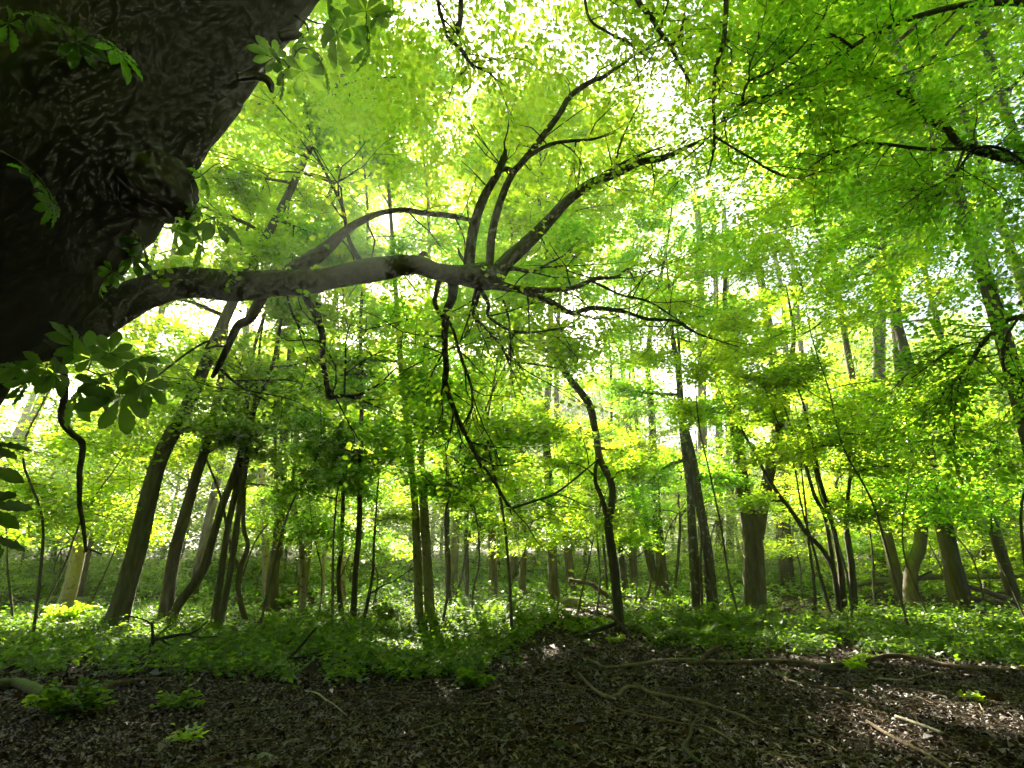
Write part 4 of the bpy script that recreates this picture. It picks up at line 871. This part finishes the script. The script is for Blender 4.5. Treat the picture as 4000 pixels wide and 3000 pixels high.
def conv_fork(q, P0, R0):
    """a fork that rises from the main stem: keeps the forward distance of the nearest point"""
    a = gnd(q[0][0], q[0][1]); Yf = P0[int(np.argmin([np.linalg.norm(a[:2] - p[:2]) for p in P0]))][1]
    P = [atY(x, y, Yf + .02 * k) for k, (x, y, w) in enumerate(q)]
    for p in P: p[2] = max(p[2], float(hgt(p[0], p[1])) + .01)
    return P, [w / 2 * depth(p) / F for (x, y, w), p in zip(q, P)]
gb = ground_branch
gb("fallen_log", "dark fallen log lying behind the mossy leaning trunk", [(-60, 2312, 24), (194, 2342, 24), (434, 2351, 22), (560, 2368, 16)], LOG_M, "log", Y=21, seed=1)
gb("fallen_log", "pale long log lying behind the slim twin stems", [(640, 2358, 22), (790, 2348, 27), (920, 2342, 27), (1060, 2338, 22)], LOG_M, "log", Y=22, seed=2)
gb("leaning_log", "log propped up at a slant beside the blotched pale trunk", [(1000, 2350, 28), (1090, 2322, 26), (1172, 2302, 24)], LOG_M, "log", Y=23, seed=3)
gb("fallen_log", "short thin log at the foot of the blotched pale trunk", [(1060, 2396, 14), (1120, 2382, 16), (1185, 2374, 14)], LOG_M, "log", seed=4)
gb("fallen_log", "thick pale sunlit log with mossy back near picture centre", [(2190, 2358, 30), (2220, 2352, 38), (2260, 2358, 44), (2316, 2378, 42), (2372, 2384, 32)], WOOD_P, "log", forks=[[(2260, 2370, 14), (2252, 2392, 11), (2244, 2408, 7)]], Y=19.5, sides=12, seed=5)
gb("fallen_branch", "long crooked branch arching from the stem clump over the lit log", [(2221, 2266, 14), (2307, 2281, 17), (2335, 2300, 18), (2389, 2333, 18), (2450, 2335, 17), (2529, 2344, 18), (2560, 2362, 24), (2600, 2385, 22), (2700, 2405, 14)], WOOD, "branch", forks=[[(2529, 2340, 12), (2536, 2300, 11), (2545, 2262, 9)]], Y=19.8, seed=6)
gb("fallen_log", "long mossy log raised across the back at right", [(3335, 2290, 20), (3407, 2272, 24), (3542, 2263, 23), (3655, 2254, 23), (3768, 2252, 22), (4100, 2252, 20)], LOG_M, "log", forks=[[(3512, 2268, 8), (3514, 2290, 7), (3515, 2330, 6)], [(3860, 2254, 9), (3864, 2290, 8), (3866, 2330, 7)], [(3360, 2282, 9), (3362, 2310, 8), (3363, 2345, 7)]], Y=23, seed=7)
gb("fallen_log", "upper of two slanting logs at the right edge", [(3780, 2290, 16), (3860, 2315, 22), (3940, 2342, 24), (4080, 2385, 22)], WOOD, "log", Y=18.5, seed=8)
gb("fallen_log", "lower of two slanting logs at the right edge", [(3785, 2336, 16), (3880, 2350, 22), (3960, 2372, 22), (4080, 2408, 20)], WOOD, "log", Y=17.8, seed=9)
gb("dead_branch", "dark thin branch slanting behind the S-bend trunk", [(3352, 2370, 8), (3390, 2335, 10), (3450, 2300, 10), (3540, 2272, 9), (3640, 2232, 6)], WOOD_D, Y=21, seed=10)
gb("dead_branch", "dark fallen branch leaning against the slender sweeping trunk", [(2230, 2488, 10), (2300, 2470, 15), (2360, 2452, 17), (2415, 2432, 16)], WOOD_D, Y=12.6, seed=11)
gb("dead_branch", "pale thin branch sloping down right of the sweeping trunk", [(2370, 2402, 12), (2410, 2425, 13), (2450, 2470, 12), (2490, 2508, 10), (2530, 2525, 6)], WOOD, Y=12.4, seed=12)
gb("curved_log", "thick curved log end lying at the left edge in front of ground plants", [(-120, 2700, 44), (0, 2690, 46), (68, 2690, 46), (127, 2712, 48), (165, 2735, 40)], LOG_M, "log", sides=12, seed=13, lumps=.04)
gb("fallen_branch", "grey branch running right from the curved log into the plants", [(150, 2712, 14), (240, 2700, 12), (340, 2712, 34), (390, 2705, 34), (430, 2690, 30), (497, 2677, 22), (580, 2668, 15), (655, 2662, 8)], WOOD, seed=14, sides=10)
gb("dead_sapling", "bare dead sapling with crooked side branches in left ground plants", [(574, 2600, 16), (585, 2545, 15), (597, 2499, 14), (595, 2460, 10), (592, 2427, 7)], WOOD_D, "sapling", Y=10.0,
   forks=[[(601, 2500, 12), (650, 2490, 12), (723, 2477, 10), (768, 2490, 8), (854, 2486, 4)], [(625, 2496, 9), (678, 2527, 9), (730, 2548, 8), (782, 2567, 5)], [(728, 2478, 7), (770, 2462, 6), (814, 2425, 5)], [(596, 2440, 7), (560, 2420, 6), (497, 2405, 4)], [(604, 2495, 5), (640, 2460, 4), (690, 2430, 3)]], seed=15)
gb("dead_stick", "single dark stick poking up slantwise from the left ground plants", [(1085, 2618, 13), (1120, 2578, 12), (1172, 2527, 12), (1210, 2480, 10), (1236, 2452, 7)], WOOD_D, "stick", Y=9.6, seed=16)
gb("fallen_branch", "longest branch snaking along the front of the right ground plants", [(2289, 2581, 8), (2330, 2602, 13), (2371, 2621, 16), (2497, 2608, 18), (2633, 2592, 20), (2769, 2599, 21), (2904, 2599, 20), (3000, 2596, 22), (3158, 2601, 20), (3203, 2612, 17), (3316, 2604, 18), (3407, 2588, 20), (3475, 2574, 22), (3565, 2580, 24), (3678, 2608, 24), (3768, 2621, 20), (4000, 2636, 16), (4150, 2640, 14)], WOOD, seed=17, sides=10,
   forks=[[(2728, 2592, 16), (2769, 2549, 18), (2800, 2530, 17), (2823, 2520, 8)], [(2890, 2596, 10), (2862, 2560, 8), (2830, 2542, 6)]])
gb("fallen_branch", "thin dark branch splitting off the longest branch at right", [(3203, 2618, 14), (3294, 2632, 15), (3380, 2640, 13), (3452, 2648, 7)], WOOD_D, seed=18)
gb("fallen_branch", "dark serpentine branch with a U-bend on the bare floor", [(2262, 2640, 9), (2294, 2680, 14), (2339, 2721, 17), (2384, 2741, 18), (2416, 2730, 18), (2443, 2703, 18), (2480, 2698, 18), (2511, 2702, 16), (2542, 2721, 17), (2633, 2739, 16), (2723, 2757, 15), (2814, 2784, 14), (2904, 2816, 13), (2954, 2847, 8)], WOOD, seed=19, sides=10)
gb("thin_stick", "thin pale stick left of the serpentine branch", [(2120, 2688, 4), (2199, 2685, 7), (2253, 2698, 7), (2316, 2707, 5)], WOOD, "stick", seed=20)
gb("fallen_branch", "long greenish branch below the serpentine one", [(2407, 2784, 9), (2475, 2802, 11), (2633, 2838, 10), (2700, 2850, 10), (2768, 2861, 12), (2836, 2897, 12), (2904, 2942, 12), (3000, 2962, 11), (3090, 2980, 14), (3120, 2990, 22)], WOOD, seed=21)
gb("fallen_branch", "black thin branch low at bottom centre", [(2271, 2888, 8), (2340, 2898, 10), (2407, 2911, 11), (2542, 2951, 9), (2655, 2983, 7)], WOOD_D, seed=22)
gb("fallen_branch", "black forked branch at bottom right of centre", [(2723, 2820, 8), (2703, 2866, 14), (2698, 2897, 18), (2675, 2942, 22), (2700, 2975, 22), (2740, 3010, 20)], WOOD_D, seed=23)
gb("fallen_branch", "short stout branch just below the longest branch", [(2990, 2628, 14), (3036, 2640, 19), (3077, 2668, 17), (3120, 2682, 12), (3158, 2686, 7)], WOOD, seed=24)
gb("fallen_branch", "knobbly pale branch in middle of the right floor", [(3180, 2692, 7), (3230, 2700, 13), (3316, 2725, 16), (3384, 2762, 16), (3416, 2782, 9)], WOOD, seed=25, forks=[[(3225, 2700, 6), (3205, 2722, 6), (3192, 2748, 4)]])
gb("fallen_branch", "long pale branch slanting to the bottom edge at right", [(3389, 2834, 12), (3425, 2858, 16), (3466, 2884, 17), (3542, 2929, 17), (3610, 2960, 18), (3669, 2997, 18), (3720, 3030, 16)], WOOD, seed=26)
gb("cut_branch", "pale straight piece of branch at far right", [(3502, 2816, 14), (3588, 2847, 17), (3640, 2866, 17), (3687, 2884, 17)], WOOD_P, seed=27)
gb("thin_stick", "bleached forked stick near the sun patch", [(3434, 2662, 9), (3511, 2669, 8), (3565, 2662, 6), (3655, 2642, 6), (3705, 2639, 7)], WOOD_P, "stick", seed=28)
gb("thin_stick", "straight thin stick right of bottom centre", [(3118, 2884, 6), (3217, 2920, 8), (3294, 2965, 8), (3362, 2997, 6)], WOOD, "stick", seed=29)
gb("thin_stick", "thin curved twig in the middle of the sun patch", [(3830, 2765, 6), (3840, 2785, 6), (3850, 2800, 5)], WOOD_P, "stick", seed=30)
gb("thin_stick", "crooked thin twig on the floor at left of centre", [(1190, 2712, 6), (1235, 2722, 8), (1271, 2748, 8), (1300, 2765, 6), (1355, 2812, 5)], WOOD_P, "stick", seed=31)
gb("thin_stick", "long thin twig at bottom centre left", [(1590, 2880, 4), (1680, 2855, 6), (1730, 2838, 5)], WOOD, "stick", seed=32, forks=[[(1680, 2858, 5), (1700, 2872, 7), (1708, 2878, 5)]])
gb("thin_stick", "upright twig standing at the bottom edge near centre", [(2285, 3005, 7), (2286, 2950, 6), (2289, 2902, 4)], WOOD, "stick", Y=5.0, seed=33)
gb("thin_stick", "thin stick behind the black forked branch", [(2540, 2725, 4), (2650, 2790, 5), (2750, 2822, 5), (2860, 2850, 4)], WOOD, "stick", seed=34)
gb("thin_stick", "bent brown stick at the right behind the sun patch", [(3500, 2748, 4), (3580, 2735, 5), (3640, 2760, 6), (3675, 2768, 4)], WOOD, "stick", seed=35)

# hanging vine on the peeling trunk
bv = MB(); vp = [atY(x, y, gnd(2784, 2408)[1] - .45) for (x, y) in [(2741, 2450), (2742, 2330), (2736, 2200), (2740, 2090), (2728, 2000), (2722, 1900), (2700, 1780)]]; vp[0][2] = -.02
vr = root("hanging_vine", vp[0], "thin pale vine stem hanging in front of the peeling trunk", "vine"); bv.tube(spline(vp, 6), np.linspace(.045, .025, 37), 6, lumps=.12); bv.build("vine_stem", WOOD, vr)

# stones
def stone(label, px, py, wpx, flat, seed, m=STONE):
    p = gnd(px, py); s = wpx / 2 * depth(p) / F; g = np.random.default_rng(seed); b = MB()
    import bmesh
    bm = bmesh.new(); bmesh.ops.create_icosphere(bm, subdivisions=3, radius=1)
    q = g.normal(0, 1, (7, 3)); q = unit(q); h_ = g.uniform(.62, .9, 7)
    V = np.array([v.co[:] for v in bm.verts])
    for a, c in zip(q, h_):
        t = V @ a; V = V - a * (np.maximum(0, t - c) * .92)[:, None]
    V = V * np.array([1, .8, flat]) * s + np.array([p[0], p[1], float(hgt(p[0], p[1])) + s * flat * .35]) + g.normal(0, .012 * s, V.shape)
    b.add(V, [tuple(v.index for v in f.verts) for f in bm.faces]); bm.free()
    o = b.build("stone", m, None, smooth=False, origin=p); tag(o, label, "stone")
stone("pale grey angular stone at the bottom edge, left of centre", 1030, 2978, 78, .62, 1)
stone("dark round stone at the bottom, right of centre", 2190, 2928, 66, .7, 2, BARK_BIG)
stone("small dim stone half sunk in leaves at bottom left", 1145, 2902, 44, .5, 3, BARK_D)

# ------------------------------------------------------------------ ferns
def frond_mesh(seed):
    g = np.random.default_rng(seed); P, D, N, L, W = [], [], [], [], []; n = 22; ln = 1.0
    bx = [];
    for i in range(n):
        t = (i + 1) / n; x = ln * t * (1 - .10 * t); z = .62 * math.sin(t * 1.9) * .75 - .10 * t * t; bx.append((x, 0, z))
        pl = .30 * math.sin(math.pi * min(1, (.12 + .88 * t)) ** .75) * (1.04 - t) ** .35
        for s in (-1, 1):
            P.append((x + .25 * pl, s * pl * .5, z - .05 * pl)); D.append((.45, s, -.12)); N.append((-.2, 0, 1)); L.append(pl); W.append(.052)
    m = leaf_mesh("frond", np.array(P), np.array(D, float), np.array(N, float), np.array(L), np.array(W), LEAF_G, None, gaps=False, fold=.1)
    me = m.data; bpy.data.objects.remove(m)
    return me
FR = [frond_mesh(k) for k in range(3)]
def fern(label, px, py, size, seed, n=11):
    p = gnd(px, py); g = np.random.default_rng(seed); rt = root("fern", p, label, "fern", "ferns in the middle of the clearing")
    for k in range(n):
        o = bpy.data.objects.new("frond", FR[k % 3]); C.objects.link(o); o.parent = rt
        s = 1.15 * size * g.uniform(.75, 1.15); o.scale = (s, s, s); o.rotation_euler = (g.normal(0, .12), g.uniform(-.35, .25), k * 6.283 / n + g.normal(0, .2))
for k, (l, x, y, s) in enumerate([("fern at left end of the central fern bed", 1745, 2448, .75), ("fern below the slim dark trunk at centre", 1850, 2440, .85), ("fern below the grey trunk at centre", 1935, 2452, .8), ("bluish fern beside the foot of the bent trunk", 2020, 2445, .75),
        ("fern at the foot of the grey trunk by the lit log", 2140, 2432, .85), ("fern right behind the slender sweeping trunk", 2500, 2462, .8), ("bright fern between sweeping trunk and peeling trunk", 2610, 2462, .9), ("tall fern with upright lit frond near the peeling trunk", 2680, 2448, .95),
        ("pale lit fern at the foot of the peeling trunk", 2800, 2462, .85), ("fern in front of the wide Y trunk", 2900, 2480, .8), ("fern at the right foot of the wide Y trunk", 3010, 2462, .75), ("small fern at the edge of the bare floor near centre", 2560, 2498, .6), ("low fern behind the longest branch", 2740, 2505, .6)]):
    fern(l, x, y, s, 400 + k)

# ------------------------------------------------------------------ ground plants, undergrowth and leaf litter
def edge_py(px):
    return np.interp(px, [-2500, 0, 400, 700, 900, 1300, 1700, 1840, 1960, 2050, 2200, 2450, 2550, 2700, 3000, 3400, 3700, 4000, 6500],
                     [2640, 2640, 2645, 2630, 2650, 2680, 2660, 2640, 2570, 2520, 2482, 2485, 2510, 2530, 2558, 2570, 2575, 2610, 2620])
def to_px(P):
    v = P - CAM; d = v @ FWD; return 2000 + F * (v @ RIGHT) / d, 1500 - F * (v @ UP) / d
def ground_plants():
    g = np.random.default_rng(500)
    def band(n, y0, y1, per, size, hmax, wide=1.12, yp=1.0):
        y = y0 + (y1 - y0) * g.uniform(0, 1, n) ** yp; x = g.uniform(-1, 1, n) * y * wide
        P = np.stack([x, y, hgt(x, y)], 1); px, py = to_px(P)
        k = py < edge_py(px) + g.normal(0, 10, n) - 45 * np.maximum(0, np.sin(px * .021 + 1) + np.sin(px * .0063) - .6) + (g.uniform(0, 1, n) < .03) * g.exponential(70, n)
        bare = ((px > 3020) & (px < 3280) & (py > 2340) & (py < 2408)) | ((px > 2170) & (px < 2400) & (py > 2385) & (py < 2432))
        cl = np.array(CLEAR); low = np.zeros(n, bool)
        for c in cl:
            dy = c[1] - P[:, 1]; vis = np.clip(c[2] * 3.2, .25, 2.2) * (c[1] / 14)
            low |= (np.abs(P[:, 0] - c[0] * P[:, 1] / c[1]) < .28 * (c[1] / 12)) & (dy > -.2) & (dy < vis + .25)
        k &= ~(low & (g.uniform(0, 1, n) < .8))
        k &= ~(bare & (g.uniform(0, 1, n) < .9)); P = P[k]; m = len(P)
        lump = .45 + .3 * np.sin(P[:, 0] * 1.3 + 2 * np.sin(P[:, 1] * .8)) * np.sin(P[:, 1] * 1.1 + 1) + .25 * np.sin(P[:, 0] * 3.1 + P[:, 1] * 2.3) + (g.uniform(0, 1, m) < .06) * .8
        h = hmax * (.35 + .65 * lump) * g.uniform(.5, 1.1, m)
        idx = np.repeat(np.arange(m), per); q = len(idx); t = g.uniform(.15, 1, q)
        a = g.uniform(0, 6.283, q); r = g.uniform(.02, .11, q) * (size / .07)
        C_ = P[idx] + np.stack([np.cos(a) * r, np.sin(a) * r, t * h[idx]], 1)
        D = np.stack([np.cos(a), np.sin(a), g.normal(-.15, .3, q)], 1); N = np.array([0, 0, 1.0]) + g.normal(0, .38, (q, 3))
        L = size * g.uniform(.6, 1.3, q); rn = np.clip(g.uniform(.1, .75, m)[idx] + g.normal(0, .15, q), 0, 1)
        return C_, D, N, L, L * g.uniform(.5, .7, q), rn
    a = cat([band(15000, 7.2, 13.5, 7, .088, .36), band(9000, 13, 20, 8, .105, .46)])
    leaf_mesh("ground_plants", *a[:5], LEAF_G, None, rnd=a[5], kind="stuff", gaps=False)["label"] = "low green carpet of leafy ground plants"
    a = cat([band(5600, 20, 30, 9, .16, .9), band(3600, 27, 46, 10, .24, 1.3)])
    leaf_mesh("undergrowth", *a[:5], LEAF_G, None, rnd=a[5], kind="stuff", gaps=False)["label"] = "taller green undergrowth behind the clearing"
ground_plants()

def bush(name, label, px, py, wpx, hm, n, seed, lm=LEAF_G, size=.07):
    g = np.random.default_rng(seed); p = gnd(px, py); s = wpx / 2 * depth(p) / F; rt = root(name, p, label, "plant")
    b = MB(); cs, os_ = [], []
    for k in range(n):
        a = g.uniform(0, 6.28); d = np.array([math.cos(a), math.sin(a), g.uniform(.5, 1.6) * hm / s]); Q = wander(p, d, math.hypot(s, hm) * g.uniform(.5, 1), 4, .12, .05, g)
        b.tube(Q, np.linspace(.006, .002, 5), 4, cap=False); cs += [Q[2], Q[3], Q[4]]; os_ += [Q[2] - Q[1], Q[3] - Q[2], Q[4] - Q[3]]
    b.build("stems", WOOD, rt)
    a = spray_leaves(np.array(cs), np.array(os_), 7, size, spread=(.10, .08), flat=.02, g=g); leaf_mesh("leaves", *a[:5], lm, rt, fine=True, rnd=a[5], gaps=False)
bush("young_shrub", "bushy green seedling shrub in front of the curved log", 270, 2800, 210, .28, 46, 601)
bush("sunlit_shrub", "small shrub shining white in the sun beyond the slanting log", 1125, 2392, 70, .5, 40, 611, LEAF_G, .14)
bush("sunlit_shrub", "pale sunlit leafy plant left of the pale twin trunks", 1510, 2432, 90, .45, 40, 612, LEAF_G, .10)
bush("sunlit_shrub", "sunlit yellow green plant at foot of the pale lit trunk", 250, 2450, 130, .5, 50, 613, LEAF_A, .10)
bush("seedling", "small yellow green seedling on the litter at lower left", 735, 2895, 80, .07, 9, 602, LEAF_A, .05)
bush("seedling", "thin seedling at the edge of the plants at left", 690, 2765, 120, .16, 12, 603)
bush("seedling", "leafy plant drooping over the bare floor at centre", 1855, 2690, 170, .3, 22, 604, LEAF_G, .08)
bush("seedling", "bright sunlit seedling at the foot of the sweeping trunk", 2412, 2512, 60, .12, 9, 605, LEAF_A, .08)
bush("seedling", "bright sprig beside the longest branch at right", 3345, 2620, 60, .12, 8, 606, LEAF_A, .08)
bush("seedling", "bright sprig growing over the longest branch", 3365, 2592, 50, .12, 7, 607, LEAF_A, .08)
bush("seedling", "small seedling in the sun patch at right", 3790, 2745, 70, .08, 8, 608, LEAF_A, .06)

def litter():
    g = np.random.default_rng(700)
    def band(n, y0, y1, size, lift):
        y = y0 + (y1 - y0) * g.uniform(0, 1, n) ** 1.3; x = g.uniform(-1.08, 1.08, n) * y
        P = np.stack([x, y, hgt(x, y) + .012 + g.uniform(0, lift, n)], 1)
        px, py = to_px(P); k = py > edge_py(px) - 40; P = P[k]; m = len(P)
        a = g.uniform(0, 6.283, m); D = np.stack([np.cos(a), np.sin(a), g.normal(0, .35, m)], 1); N = np.array([0, 0, 1.0]) + g.normal(0, .6, (m, 3))
        L = size * g.lognormal(0, .45, m); return P, D, N, L, L * g.uniform(.22, .6, m), np.clip(g.beta(1.5, 2.6, m), 0, 1)
    a = cat([band(80000, 3.6, 8.5, .035, .03), band(34000, 8, 14, .055, .03)])
    leaf_mesh("leaf_litter", *a[:5], LITTER, None, fine=False, fold=.5, rnd=a[5], kind="stuff", gaps=False)["label"] = "brown dry leaves littering the bare floor"
    # bare patches further back
    m = 6000; px = np.concatenate([g.uniform(3020, 3300, m // 2), g.uniform(2150, 2420, m // 2)]); py = np.concatenate([g.uniform(2335, 2412, m // 2), g.uniform(2380, 2436, m // 2)])
    P = np.array([gnd(x, y) for x, y in zip(px, py)]); P[:, 2] += g.uniform(.01, .04, m); a = g.uniform(0, 6.283, m)
    leaf_mesh("leaf_litter", P, np.stack([np.cos(a), np.sin(a), g.normal(0, .3, m)], 1), np.array([0, 0, 1.0]) + g.normal(0, .4, (m, 3)), .11 * g.lognormal(0, .3, m), .06 * g.lognormal(0, .3, m), LITTER, None, fold=.4, kind="stuff", gaps=False)["label"] = "dry leaves on the bare patches between far trunks"
    b = MB()
    for k in range(1700):
        y = 3.8 + 9 * g.uniform() ** 1.3; x = g.uniform(-.5, 1.05) * y; p = np.array([x, y, float(hgt(x, y)) + .03]); q = to_px(p[None])
        if q[1][0] < edge_py(q[0][0]) - 30: continue
        a = g.uniform(0, 6.28); Q = wander(p, (math.cos(a), math.sin(a), 0), g.uniform(.08, .5), 4, .22, 0, g); Q[:, 2] = hgt(Q[:, 0], Q[:, 1]) + .03 + g.uniform(0, .02)
        b.tube(Q, np.linspace(.006, .003, 5) * g.uniform(.6, 1.4), 4, cap=False)
    b.build("twig_litter", WOOD, None)["kind"] = "stuff"
    bpy.data.objects["twig_litter"]["label"] = "small dry twigs strewn over the leaf litter"
litter()
for o in ROOTS + [q for q in bpy.data.objects if "_o" in q.keys()]:
    if "_o" in o.keys(): del o["_o"]
print("leaf triangles", NLEAF)
